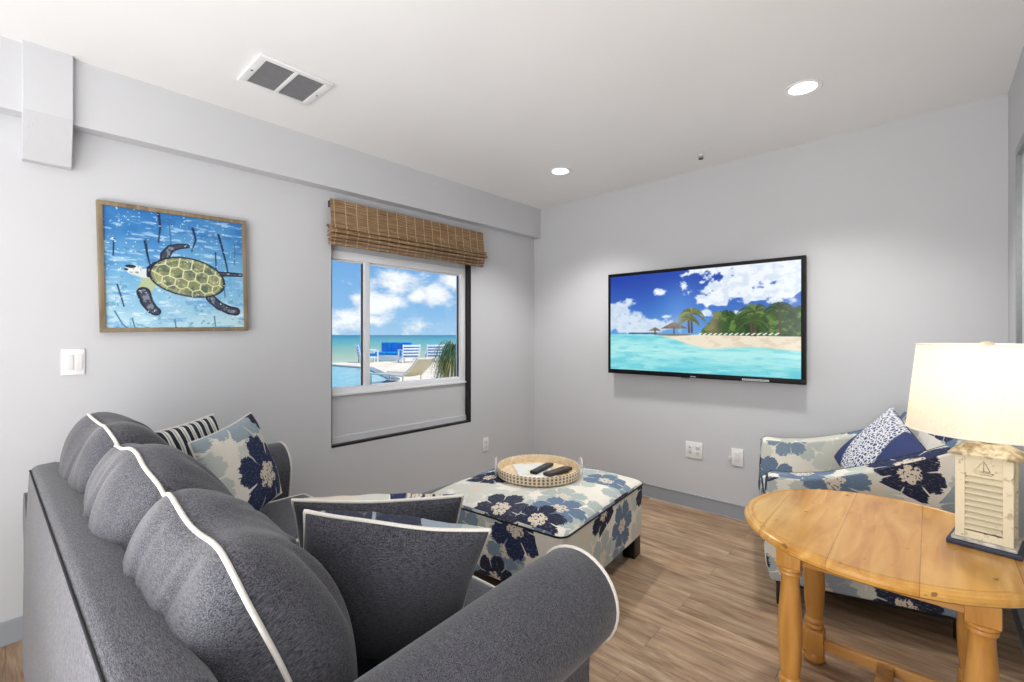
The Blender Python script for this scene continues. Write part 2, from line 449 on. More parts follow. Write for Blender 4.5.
# ------------------------------------------------------------------ painted flat things (colour laid on a dense grid)
def noise2(x, y, s, seed=0, octv=4):
    """cheap value noise on numpy arrays"""
    rs = np.random.RandomState(seed); out = np.zeros_like(x); amp = 1; tot = 0
    for o in range(octv):
        g = rs.rand(128, 128); X = x * s * 2 ** o; Y = y * s * 2 ** o
        xi = np.floor(X).astype(int); yi = np.floor(Y).astype(int); fx = X - xi; fy = Y - yi
        fx = fx * fx * (3 - 2 * fx); fy = fy * fy * (3 - 2 * fy)
        a = g[yi % 128, xi % 128]; b = g[yi % 128, (xi + 1) % 128]; c = g[(yi + 1) % 128, xi % 128]; d = g[(yi + 1) % 128, (xi + 1) % 128]
        out += amp * ((a * (1 - fx) + b * fx) * (1 - fy) + (c * (1 - fx) + d * fx) * fy); tot += amp; amp *= .55
    return out / tot

def srgb(c): return np.array(c, float) / 255.0
def lay(img, m, c):
    m = np.clip(m, 0, 1)[..., None]; c = np.asarray(c, float)
    return img * (1 - m) + c * m
def ss(x, a, b):
    t = np.clip((x - a) / (b - a + 1e-12), 0, 1); return t * t * (3 - 2 * t)
def segd(X, Y, ax, ay, bx, by):
    dx, dy = bx - ax, by - ay; t = np.clip(((X - ax) * dx + (Y - ay) * dy) / (dx * dx + dy * dy), 0, 1)
    return np.hypot(X - ax - t * dx, Y - ay - t * dy), t
def stroke(img, X, Y, pts, w0, w1, c, soft=.002):
    n = len(pts) - 1
    for i in range(n):
        d, t = segd(X, Y, *pts[i], *pts[i + 1]); w = w0 + (w1 - w0) * (i + t) / n
        img = lay(img, 1 - ss(d, w - soft, w + soft), c)
    return img

def grid_picture(name, img, w, h, mat, parent, M4, smooth=0):
    """img: rows from top, sRGB; a w x h flat sheet in local x (right), z (up), facing -y"""
    H_, W_ = img.shape[:2]
    xs = np.linspace(-w / 2, w / 2, W_); zs = np.linspace(h / 2, -h / 2, H_)
    co = np.zeros((H_, W_, 3), np.float32); co[..., 0] = xs[None]; co[..., 2] = zs[:, None]
    idx = np.arange(H_ * W_).reshape(H_, W_)
    q = np.stack([idx[1:, :-1], idx[1:, 1:], idx[:-1, 1:], idx[:-1, :-1]], -1).reshape(-1, 4)
    me = bpy.data.meshes.new(name); me.vertices.add(H_ * W_); me.vertices.foreach_set('co', co.ravel())
    me.loops.add(q.size); me.loops.foreach_set('vertex_index', q.ravel().astype(np.int32))
    me.polygons.add(len(q)); me.polygons.foreach_set('loop_start', np.arange(0, q.size, 4, dtype=np.int32))
    me.update(calc_edges=True); me.validate()
    lin = np.where(img <= .04045, img / 12.92, ((np.clip(img, 0, 1) + .055) / 1.055) ** 2.4)
    at = me.color_attributes.new('paint', 'FLOAT_COLOR', 'POINT')
    at.data.foreach_set('color', np.concatenate([lin, np.ones((H_, W_, 1))], -1).astype(np.float32).ravel())
    me.materials.append(mat)
    o = bpy.data.objects.new(name, me); o.matrix_local = M4
    return link(o, parent)

def attr_mat(name, emit=0.0, rough=0.5, bump=0.0):
    s = NT(name); a = s.n('ShaderNodeAttribute', dict(attribute_name='paint'))
    nz = s.noise(s.coord(), 60, 4)
    kw = dict(Specular_IOR_Level=0.3)
    nb = s.bump(nz.outputs[0], bump, .003) if bump else None
    if emit:
        return s.bsdf((0.01, 0.01, 0.01), rough, nb, Emission_Color=a.outputs[0], Emission_Strength=emit, **kw)
    return s.bsdf(a.outputs[0], rough, nb, **kw)

def paint_turtle():
    W_, H_ = 330, 310
    X, Y = np.meshgrid(np.linspace(0, 1, W_), np.linspace(0, 1, H_))
    n1 = noise2(X * .5, Y, 14, 1); n2 = noise2(X * .35, Y * 1.6, 30, 2); n3 = noise2(X, Y, 6, 3)
    top = srgb((48, 116, 182)); mid = srgb((108, 168, 210)); bot = srgb((182, 218, 230))
    t = np.clip(Y + (n3 - .5) * .45, 0, 1)[..., None]
    img = np.where(t < .5, top + (mid - top) * t * 2, mid + (bot - mid) * (t - .5) * 2)
    img = lay(img, ss(n2, .56, .68) * .65 * ss(.95 - Y, 0, .6), srgb((196, 224, 238)))
    img = lay(img, ss(n1, .6, .72) * .45, srgb((30, 86, 150)) * 1.0 + Y[..., None] * .25)
    img = lay(img, ss(n2, .6, .7) * ss(Y, .55, .9) * .6, srgb((228, 240, 242)))
    img = lay(img, ss(noise2(X, Y, 26, 9), .66, .72) * .45 * ss(Y, .35, .6), srgb((60, 130, 170)))
    dark = srgb((24, 42, 78))
    weeds = [[(.36, .0), (.365, .12), (.35, .26)], [(.60, .10), (.62, .2), (.59, .31)], [(.26, .26), (.28, .38), (.30, .47)], [(.80, .13), (.83, .26), (.87, .42), (.88, .5)],
             [(.775, .3), (.785, .48)], [(.06, .26), (.06, .4)], [(.08, .64), (.10, .76), (.11, .82)], [(.43, .08), (.44, .3)], [(.93, .2), (.935, .4)], [(.05, .86), (.10, .97), (.13, 1.0)], [(.16, .92), (.18, 1.0)],
             [(.45, .93), (.46, 1.)], [(.75, .9), (.76, .99)], [(.84, .55), (.845, .72)]]
    for k, w in enumerate(weeds):
        sh = [(x + .006 * math.sin(9 * y), y) for x, y in w]
        img = stroke(img, X, Y, sh, .010 if k < 4 else .005, .004, dark if k < 7 else srgb((60, 110, 150)), .004)
    # flippers behind
    navy = srgb((32, 38, 58)); lt = srgb((148, 158, 168))
    def flipper(img, pts, w0, w1, light_first=False):
        img = stroke(img, X, Y, pts, w0 + .006, w1 + .006, navy, .003)
        ns = noise2(X, Y, 40, 12)
        m = np.zeros_like(X)
        for i in range(len(pts) - 1):
            d, t = segd(X, Y, *pts[i], *pts[i + 1]); w = w0 + (w1 - w0) * (i + t) / (len(pts) - 1)
            m = np.maximum(m, 1 - ss(d, w * .55, w * .9))
        img = lay(img, m * (.25 + .55 * ss(ns, .5, .62)), lt)
        return img
    img = flipper(img, [(.40, .42), (.40, .36), (.44, .30), (.50, .275), (.56, .265)], .035, .014)
    img = flipper(img, [(.79, .50), (.88, .495), (.985, .495)], .018, .012)
    img = flipper(img, [(.73, .73), (.80, .80), (.88, .84), (.93, .85)], .032, .035)
    # shoulder + left flipper
    img = stroke(img, X, Y, [(.29, .60), (.26, .66), (.245, .72)], .055, .04, srgb((178, 190, 150)), .006)
    img = flipper(img, [(.245, .70), (.265, .78), (.30, .84), (.325, .86)], .042, .03)
    # neck and head
    img = stroke(img, X, Y, [(.17, .52), (.24, .535), (.30, .53)], .028, .045, srgb((214, 222, 220)), .006)
    e = ((X - .185) / .055) ** 2 + ((Y - .505) / .036) ** 2
    img = lay(img, 1 - ss(e, .9, 1.1), srgb((222, 228, 226)))
    img = lay(img, (1 - ss(((X - .165) / .035) ** 2 + ((Y - .482) / .014) ** 2, .8, 1.2)), navy)
    img = lay(img, (1 - ss(((X - .135) / .014) ** 2 + ((Y - .51) / .01) ** 2, .8, 1.2)), navy)
    img = lay(img, (1 - ss(((X - .205) / .012) ** 2 + ((Y - .53) / .008) ** 2, .8, 1.2)) * .7, srgb((110, 100, 90)))
    img = lay(img, (ss(noise2(X, Y, 60, 5), .6, .66)) * (1 - ss(e, .7, 1)) * .6, srgb((90, 96, 104)))
    # dark collar
    img = stroke(img, X, Y, [(.33, .45), (.29, .49), (.285, .55)], .022, .018, navy, .004)
    # shell
    ca, sa = math.cos(.18), math.sin(.18)
    dx, dy = X - .565, Y - .565
    sx, sy = dx * ca + dy * sa, -dx * sa + dy * ca
    ax = .275; ay = np.where(sy < 0, .185, .15)
    e = (np.abs(sx) / ax) ** 2.1 + (np.abs(sy) / ay) ** 2.0
    img = lay(img, 1 - ss(e, 1.06, 1.14), navy)
    shell = 1 - ss(e, .93, 1.0)
    base = srgb((126, 136, 98)); ng = noise2(X, Y, 34, 20)
    sc = lay(np.broadcast_to(base, img.shape).copy(), ss(ng, .5, .64) * .8, srgb((176, 176, 128)))
    sc = lay(sc, ss(noise2(X, Y, 22, 21), .55, .66) * .7, srgb((72, 88, 84)))
    img = lay(img, shell, sc)
    # scutes as Voronoi cells
    cen = []
    for i in range(6):
        for j, oy in enumerate((-.125, -.035, .055, .12)):
            cen.append((-.235 + i * .095 + (.045 if j % 2 else 0), oy))
    D = np.stack([np.hypot(sx - a, (sy - b) * 1.1) for a, b in cen], -1); D.sort(-1)
    line = 1 - ss(D[..., 1] - D[..., 0], .006, .013)
    img = lay(img, line * shell * .9, srgb((222, 220, 178)))
    img = lay(img, shell * ss(e, .72, .8) * (1 - ss(e, .8, .86)) * .6, srgb((214, 212, 170)))
    img = lay(img, shell * ss(sy, .09, .15) * .35, srgb((60, 70, 74)))
    sp = noise2(X, Y, 70, 30, 2)
    img = lay(img, ss(sp, .80, .84) * .8, srgb((235, 243, 246)))
    return np.clip(img, 0, 1)

def turtle_picture():
    Y0, Y1, Z0, Z1 = .287, .913, 1.318, 1.932
    root = empty('framed_painting', (.0, (Y0 + Y1) / 2, (Z0 + Z1) / 2), 0)
    root.rotation_euler = (math.radians(1.25), 0, 0)
    tag(root, 'square framed painting of a swimming sea turtle hung on the left wall', 'painting')
    w, h = Y1 - Y0, Z1 - Z0; f = .021
    mats = M['drift']
    for nm, a, b in (('frame', (-w / 2, h / 2 - f), (w / 2, h / 2)), ('frame', (-w / 2, -h / 2), (w / 2, -h / 2 + f)), ('frame', (-w / 2, -h / 2 + f), (-w / 2 + f, h / 2 - f)), ('frame', (w / 2 - f, -h / 2 + f), (w / 2, h / 2 - f))):
        bm = NB(); box(bm, (.008, a[0], a[1]), (.036, b[0], b[1]), .002); obj(nm, bm, mats, root)
    # canvas: sheet faces +x
    M4 = Matrix.Translation((.026, 0, 0)) @ Matrix.Rotation(PI / 2, 4, 'Z')
    grid_picture('canvas', paint_turtle(), w - 2 * f, h - 2 * f, attr_mat('turtle paint', 0, .55, .25), root, M4)
turtle_picture()

def paint_beach():
    W_, H_ = 440, 250
    X, Y = np.meshgrid(np.linspace(0, 1, W_), np.linspace(0, 1, H_)); A = 1.75   # x stretch for round shapes
    XA = X * A
    top = srgb((22, 62, 168)); low = srgb((96, 160, 226))
    t = np.clip(Y / .62, 0, 1)[..., None]
    img = top + (low - top) * t ** 1.3
    img = lay(img, .45 * np.exp(-((X - .42) / .12) ** 2 - ((Y - .38) / .25) ** 2), srgb((110, 170, 235)))
    n = .5 + (noise2(XA, Y * 1.3, 9, 41, 6) - .5) * 1.5; n5 = noise2(XA, Y * 1.3, 18, 42, 5)
    def cloud(img, m, c=(240, 246, 252)):
        img = lay(img, m, srgb(c)); return lay(img, m * ss(n5, .4, .7) * .4, srgb((176, 200, 228)))
    def blob(cx, cy, rx, ry): return 1 - np.sqrt(((X - cx) / rx) ** 2 + ((Y - cy) / ry) ** 2)
    f = np.maximum.reduce([blob(.86, .02, .38, .34), blob(.70, .2, .18, .16), blob(.63, .28, .12, .08), blob(.8, .27, .1, .08), blob(.95, .2, .14, .14)])
    img = cloud(img, ss(f + (n - .5) * 1.0, .0, .22))
    f = np.maximum.reduce([blob(.03, .35, .15, .11), blob(.08, .46, .22, .11), blob(.18, .54, .25, .1), blob(.0, .5, .2, .14), blob(.25, .5, .1, .06)])
    img = cloud(img, ss(f + (n - .5) * 1.0, .0, .34), (214, 228, 244))
    img = cloud(img, ss(blob(.31, .20, .06, .055) + (n - .5) * 1.0, .0, .4))
    for c in ((.57, .42, .05, .05), (.35, .44, .05, .03), (.72, .42, .05, .03), (.97, .34, .05, .05), (.9, .33, .04, .05), (.67, .44, .1, .04)):
        img = cloud(img, ss(blob(*c) + (n - .5) * 1.2, .1, .6) * .9)
    # sea
    hz = .615 + .03 * X
    sea = srgb((92, 200, 216)); sea2 = srgb((172, 234, 234)); s = np.clip((Y - hz) / .36, 0, 1)[..., None]
    sc = sea + (sea2 - sea) * (1 - np.abs(s - .45) * 1.4).clip(0, 1)
    r = noise2(XA * .35, Y * 2.4, 20, 50, 4)
    sc = lay(sc, ss(r, .52, .66) * .4, srgb((196, 244, 240))); sc = lay(sc, ss(1 - r, .56, .7) * .3, srgb((60, 180, 206)))
    img = lay(img, ss(Y - hz, -.002, .003), sc)
    # sand
    up = hz - .005; lo = .63 + .11 * ss(X, .22, .62) + .012 * np.sin(X * 14) + .01 * X
    m = ss(Y - up, -.003, .003) * (1 - ss(Y - lo, -.012, .01)) * ss(X, .25, .32)
    img = lay(img, m, srgb((238, 226, 204))); img = lay(img, m * ss(noise2(XA, Y * 3, 12, 51), .5, .6) * .5, srgb((214, 196, 168)))
    img = lay(img, ss(Y, .60, .604) * (1 - ss(Y, .615, .62)) * (X < .3) * (X > .12), srgb((60, 96, 130)))
    # tree masses
    n6 = noise2(XA, Y, 13, 60, 5)
    f = np.maximum.reduce([blob(.68, .56, .10, .17), blob(.76, .58, .16, .15), blob(.9, .56, .16, .17), blob(1.0, .55, .12, .18), blob(.60, .60, .06, .07)])
    m = ss(f + (n6 - .5) * .7, .02, .1) * (1 - ss(Y - up, -.004, .004))
    img = lay(img, m, srgb((44, 82, 34))); img = lay(img, m * ss(n6, .5, .6) * .8, srgb((112, 142, 62))); img = lay(img, m * ss(1 - noise2(XA, Y, 20, 61), .54, .64) * .6, srgb((20, 44, 26)))
    img = lay(img, m * np.exp(-((X - .6) / .04) ** 2) * .7, srgb((150, 130, 96)))
    def palm(img, cx, cy, R, c, base, seed):
        img = stroke(img, XA, Y, [(cx * A, cy), ((cx + .004) * A, base)], .008, .010, srgb((84, 70, 50)), .003)
        rs = random.Random(seed)
        for k in range(30):
            a = -PI * (-.06 + k / 29 * 1.12) + rs.uniform(-.1, .1); a2 = a
            p = [(cx * A, cy)]
            for q in range(1, 6):
                tt = q / 5; p.append((cx * A + math.cos(a) * R * tt, cy + math.sin(a) * R * tt * .95 + R * .6 * tt ** 2.4))
            cc = srgb(c) * rs.uniform(.6, 1.35)
            img = stroke(img, XA, Y, p, .006, .002, cc, .004)
        return img
    # hut and parasols
    for cx, cy, w, h in ((.395, .53, .085, .07), (.285, .565, .04, .035)):
        d = (Y - (cy - h / 2)) / h; m = (np.abs(X - cx) < w * d * .95) & (d > 0) & (d < 1)
        img = lay(img, m.astype(float), srgb((112, 100, 84))); img = lay(img, m * ss(noise2(XA * 2, Y, 30, 70), .5, .6) * .5, srgb((150, 138, 112)))
        img = stroke(img, X, Y, [(cx, cy + h * .3), (cx, .62)], .004, .004, srgb((90, 76, 60)))
    m = ss(blob(.39, .625, .12, .012), 0, .3); img = lay(img, m * .8, srgb((96, 104, 92)))
    img = palm(img, .49, .42, .13, (112, 120, 62), .60, 3); img = palm(img, .475, .48, .10, (96, 104, 58), .60, 8)
    img = palm(img, .80, .42, .17, (84, 110, 44), .63, 5); img = palm(img, .785, .50, .13, (60, 86, 36), .63, 6); img = palm(img, .91, .40, .13, (46, 70, 34), .62, 7)
    for k in range(15):
        cx = .53 + k * .026; img = stroke(img, X, Y, [(cx, .625), (cx + .012, .612)], .005, .004, srgb((246, 246, 240)), .003)
    img = lay(img, np.exp(-((X - .41) / .05) ** 2 - ((Y - .5) / .06) ** 2) * .35, srgb((215, 200, 210)))
    return np.clip(img, 0, 1)

def television():
    X0, X1, Z0, Z1 = .877, 2.293, .984, 1.805; Yf = TY - .088
    root = empty('television', ((X0 + X1) / 2, Yf, (Z0 + Z1) / 2)); tag(root, 'large flat television showing a tropical beach, mounted on the back wall', 'television')
    w, h = X1 - X0, Z1 - Z0; b = .026
    s = plain('television shell', L(8, 8, 10), .45, var=.05, spec=.2)
    bm = NB(); box(bm, (-w / 2, .004, -h / 2), (w / 2, .03, h / 2), .004); obj('back_shell', bm, s, root)
    bm = NB()
    for a, c in (((-w / 2, h / 2 - b * .8), (w / 2, h / 2)), ((-w / 2, -h / 2), (w / 2, -h / 2 + b * 1.35)), ((-w / 2, -h / 2 + b * 1.35), (-w / 2 + b * .7, h / 2 - b * .8)), ((w / 2 - b, -h / 2 + b * 1.35), (w / 2, h / 2 - b * .8))):
        box(bm, (a[0], 0, a[1]), (c[0], .012, c[1]), .0015)
    bz = obj('bezel', bm, s, root)
    grid_picture('screen', paint_beach(), w - .046, h - .055, attr_mat('television picture', 1.0, .12), root, Matrix.Translation((-.001, .003, .003)))
    bm = NB(); box(bm, (-.02, -.0012, -h / 2 + .007), (.02, .001, -h / 2 + .013)); obj('maker_mark', bm, plain('silver print', L(170, 172, 176), .4), root)
    bm = NB(); box(bm, (.335, -.0012, -h / 2 + .005), (.50, .001, -h / 2 + .018)); st = obj('sticker', bm, plain('sticker', L(196, 200, 202), .5), root)
    bm = NB()
    for k in range(14): box(bm, (.342 + k * .011, -.0016, -h / 2 + .008), (.348 + k * .011, -.001, -h / 2 + .015))
    obj('sticker_print', bm, M['gasket'], st)
    bm = NB(); box(bm, (-.09, 0, -h / 2 - .008), (.0 - .03, .012, -h / 2), .002); obj('sensor_lip', bm, M['grey_metal'], root)
    bm = NB(); box(bm, (-.25, .03, -.2), (.25, .0878, .2), .002); obj('wall_mount', bm, M['black'], root)
television()

# ------------------------------------------------------------------ small wall and ceiling things
def plate(name, loc, normal, w, h, label, cat, rot=0.0, group=None):
    root = empty(name, loc); root.rotation_euler = (0, 0, {'x': PI / 2, 'y': 0}[normal]); tag(root, label, cat, group)
    bm = NB(); box(bm, (-w / 2, -.008, -h / 2), (w / 2, 0, h / 2), .003); obj('cover_plate', bm, M['white'], root); return root
soft_white = plain('switch plastic', L(224, 224, 224), .4, var=.01)
slot = plain('socket slot', L(70, 70, 70), .6)
r = plate('light_switch', (0, .205, 1.178), 'x', .078, .118, 'white double rocker light switch below the turtle painting', 'switch')
for dx in (-.012, .018):
    bm = NB(); box(bm, (dx - .013, -.0125, -.034), (dx + .013, -.007, .034), .002); obj('rocker', bm, soft_white, r)
def outlet(root, cx, gangs=2):
    for dz in (-.02, .02):
        bm = NB(); box(bm, (cx - .016, -.0105, dz - .014), (cx + .016, -.007, dz + .014), .002); f = obj('socket', bm, soft_white, root)
        bm = NB()
        for dx in (-.006, .006): box(bm, (cx + dx - .0012, -.0112, dz - .002), (cx + dx + .0012, -.0104, dz + .007))
        box(bm, (cx - .002, -.0112, dz - .01), (cx + .002, -.0104, dz - .006)); obj('slots', bm, slot, f)
r = plate('wall_outlet', (0, 2.815, .345), 'x', .07, .116, 'white outlet low on the left wall between window and corner', 'outlet'); outlet(r, 0)
r = plate('wall_outlet', (1.56, TY, .436), 'y', .124, .12, 'wide white double outlet on the back wall under the television', 'outlet'); outlet(r, .03)
bm = NB(); box(bm, (-.045, -.0105, -.034), (-.013, -.007, .034), .002); obj('rocker', bm, soft_white, r)
for dz in (-.018, .018):
    bm = NB(); tube(bm, [(-.029, -.010, dz), (-.029, -.013, dz)], .004); obj('jack', bm, slot, r)
r = plate('wall_jack', (1.865, TY, .435), 'y', .078, .122, 'white blank-faced wall plate with side plug, right of the wide outlet', 'wall plate')
bm = NB(); box(bm, (-.016, -.011, -.033), (.016, -.007, .033), .002); obj('insert', bm, soft_white, r)
bm = NB(); box(bm, (-.055, -.022, -.022), (-.036, -.001, .002), .003); obj('plug', bm, soft_white, r)

def vent():
    cx, cy = .583, .905; root = empty('ceiling_vent', (cx, cy, cz(cx))); tag(root, 'white rectangular ceiling vent with two grey louvred panels', 'vent')
    hx, hy = .15, .166; bm = NB()
    box(bm, (-hx, -hy, -.012), (-hx + .026, hy, 0), .003); box(bm, (hx - .026, -hy, -.012), (hx, hy, 0), .003)
    box(bm, (-hx + .026, -hy, -.012), (hx - .026, -hy + .034, 0), .003); box(bm, (-hx + .026, hy - .034, -.012), (hx - .026, hy, 0), .003)
    box(bm, (-hx + .026, -.009, -.012), (hx - .026, .009, 0), .003)
    obj('frame', bm, M['white'], root)
    bm = NB(); box(bm, (-hx + .02, -hy + .03, -.002), (hx - .02, hy - .03, -.0005)); obj('duct', bm, M['dark_hole'], root)
    lv = plain('louvre metal', L(122, 123, 127), .5)
    for sy in (-1, 1):
        bm = NB(); y0, y1 = (.009, hy - .034) if sy > 0 else (-hy + .034, -.009)
        for k in range(15):
            x = -hx + .034 + k * .0166
            v = [bm.verts.new(p) for p in ((x, y0, -.0105), (x, y1, -.0105), (x + .007, y1, -.003), (x + .007, y0, -.003))]; bm.faces.new(v)
        obj('louvres', bm, lv, root)
    for sy in (-1, 1):
        bm = NB(); tube(bm, [(0, sy * (hy - .016), -.011), (0, sy * (hy - .016), -.0145)], .0045, 10); obj('screw', bm, M['grey_metal'], root)
vent()

s = NT('lamp glow'); nz = s.noise(s.coord(), 20, 2)
EM = s.out(s.n('ShaderNodeEmission', None, Color=s.mix(s.mapr(nz.outputs[0], 0, 1, 0, .2), (1, .98, .95), (1, .96, .9)), Strength=9.0).outputs[0])
def downlight(x, y, label=None, power=9.0):
    root = empty('recessed_light', (x, y, cz(x))); tag(root, label, 'ceiling light')
    bm = NB(); lathe(bm, [(.062, 0), (.084, 0), (.086, -.004), (.080, -.007), (.062, -.003)], n=36, caps=False); obj('trim_ring', bm, M['white'], root)
    bm = NB(); lathe(bm, [(.062, -.001), (.045, -.004), (.0, -.005)][:2], n=36); obj('lens', bm, EM, root)
    l = bpy.data.lights.new('recessed_lamp', 'SPOT'); l.energy = power; l.spot_size = math.radians(116); l.spot_blend = .7; l.shadow_soft_size = .07; l.color = (1, .97, .93)
    o = bpy.data.objects.new('recessed_lamp', l); o.location = (0, 0, -.03); link(o, root)
downlight(.83, 2.785, 'small round recessed ceiling light nearest the far left corner', 70)
downlight(2.40, 2.695, 'round recessed ceiling light above the armchair, right of the vent', 70)

root = empty('fire_sprinkler', (1.72, 3.18, cz(1.72) + .002)); tag(root, 'tiny ceiling fire sprinkler head above the television', 'sprinkler')
bm = NB(); lathe(bm, [(.034, 0), (.034, -.003), (.012, -.006), (.01, -.018)], n=24); obj('escutcheon', bm, M['white'], root)
bm = NB(); tube(bm, [(-.011, 0, -.016), (-.013, 0, -.03), (0, 0, -.036), (.013, 0, -.03), (.011, 0, -.016)], .0025); tube(bm, [(0, 0, -.016), (0, 0, -.036)], .003); obj('yoke', bm, M['gasket'], root)
bm = NB(); lathe(bm, [(.002, -.036), (.016, -.036), (.016, -.039), (.002, -.039)], n=16); obj('deflector', bm, M['gasket'], root)

# picture on the right wall
root = empty('wall_frame', (RX, 2.55, 1.62)); tag(root, 'grey framed picture hanging on the right wall at the photo edge', 'picture')
bm = NB(); fw_, fh_ = .34, .47
for a, b in (((-fw_, fh_ - .035), (fw_, fh_)), ((-fw_, -fh_), (fw_, -fh_ + .035)), ((-fw_, -fh_ + .035), (-fw_ + .035, fh_ - .035)), ((fw_ - .035, -fh_ + .035), (fw_, fh_ - .035))):
    box(bm, (-.03, a[0], a[1]), (-.002, b[0], b[1]), .003)
obj('frame', bm, plain('grey frame', L(140, 143, 148), .4), root)
bm = NB(); box(bm, (-.014, -fw_ + .02, -fh_ + .02), (-.004, fw_ - .02, fh_ - .02)); obj('mat_board', bm, plain('pale print', L(205, 208, 210), .5, var=.1, scale=4), root)

# ------------------------------------------------------------------ cushions
def frame_mat(center, xdir, ydir):
    x = Vector(xdir).normalized(); y = Vector(ydir); y = (y - x * y.dot(x)).normalized(); z = x.cross(y)
    m = Matrix((x, y, z)).transposed().to_4x4(); m.translation = Vector(center); return m

def pillow_bm(w, h, t, p=.42, pin=.05, rnd=0.0, N=44, wr=.004, seed=0, creases=(), sag=0.0, tb=None, boxy=False):
    """pillow in local x (width), y (height), z (thickness, + is the face). two welded faces sharing the seam"""
    bm = NB(); uvl = bm.loops.layers.uv.new('UVMap')
    tb = t if tb is None else tb
    def S(i): return math.sin((i / N * 2 - 1) * PI / 2) * .5 + (i / N * 2 - 1) * .5
    def pos(i, j, side):
        u, v = S(i), S(j)
        x = w / 2 * u * math.sqrt(1 - rnd * v * v) * (1 - pin * (1 - v * v) * abs(u) ** 3)
        y = h / 2 * v * math.sqrt(1 - rnd * u * u) * (1 - pin * (1 - u * u) * abs(v) ** 3)
        prof = max(0.0, (1 - u * u) * (1 - v * v)) ** p
        if boxy:
            vc = -.30; tt = (v - vc) / (1 - vc) if v > vc else (v - vc) / (1 + vc)
            if side < 0: vc = -.1; tt = (v - vc) / (1 - vc) if v > vc else (v - vc) / (1 + vc)
            prof = max(0.0, 1 - abs(u) ** 4.5) ** .42 * max(0.0, 1 - tt * tt) ** ((.62 if side > 0 else .5) if v > vc else .45)
            x = w / 2 * u * (1 - .10 * abs(v) ** 6); y = h / 2 * v * (1 - .13 * abs(u) ** 5)
            y -= .012 * math.sin(u * 4.5 + seed) * max(0, v)
            prof *= 1 + .05 * math.sin(u * 3 + seed * 2)
        z = (t if side > 0 else tb) / 2 * prof
        q = Vector((x * 9 + seed * 3.1, y * 3.2, side * 2.0 + seed))
        edge = (1 - abs(prof - .45))
        nz = noise.noise(q) * wr * 2.2 + noise.noise(Vector((x * 22 + seed, y * 6, side * 5))) * wr
        nz += noise.noise(Vector((x * 2.5, y * 2.5, side * 3 + seed * 7))) * wr * 2
        z += nz * edge * min(1, prof * 3)
        for (cx, cy, ang, ln, dp, wd, sd) in creases:
            dp = dp * .55; ang = ang - .35
            if sd != side and sd != 0: continue
            dx, dy = x - cx, y - cy; a = dx * math.cos(ang) + dy * math.sin(ang); b = -dx * math.sin(ang) + dy * math.cos(ang) + .15 * a * a
            z -= dp * math.exp(-(a / ln) ** 2 - (b / wd) ** 2) * min(1, prof * 4)
            z += dp * .45 * math.exp(-(a / ln) ** 2 - ((b - wd * 1.8) / (wd * 1.3)) ** 2) * min(1, prof * 4)
        # seam wander
        zz = noise.noise(Vector((x * 6 + seed * 5, y * 6, 0))) * wr * 1.6
        y -= sag * (1 - u * u) * (1 if v > 0 else 0) * v
        return Vector((x, y, z * side + zz))
    G = {}
    for side in (1, -1):
        for i in range(N + 1):
            for j in range(N + 1):
                if side < 0 and (i in (0, N) or j in (0, N)): G[side, i, j] = G[1, i, j]
                else: G[side, i, j] = bm.verts.new(pos(i, j, side))
    for side in (1, -1):
        for i in range(N):
            for j in range(N):
                vs = [G[side, i, j], G[side, i + 1, j], G[side, i + 1, j + 1], G[side, i, j + 1]]
                if side < 0: vs.reverse()
                f = bm.faces.new(vs); f.material_index = 0 if side > 0 else 1
                for l in f.loops: l[uvl].uv = (l.vert.co.x * (1 if side > 0 else -1) + (2.3 if side > 0 else 6.1) + seed * .77, l.vert.co.y + 2.3 + seed * .31)
    ring = [G[1, i, 0].co.copy() for i in range(N)] + [G[1, N, j].co.copy() for j in range(N)] + [G[1, N - i, N].co.copy() for i in range(N)] + [G[1, 0, N - j].co.copy() for j in range(N)]
    return bm, ring

def pillow(name, M4, w, h, t, front, back, pip=None, parent=None, label=None, cat=None, group=None, pr=.005, **kw):
    bm, ring = pillow_bm(w, h, t, **kw)
    o = obj(name, bm, [front, back], parent, 0)
    o.data.polygons.foreach_set('use_smooth', [True] * len(o.data.polygons))
    if parent is None: o.matrix_world = M4
    else: o.matrix_local = M4
    if pip:
        b2 = NB(); tube(b2, ring, pr, 8, closed=True); obj('piping', b2, pip, o, 60)
    if label: tag(o, label, cat, group)
    return o

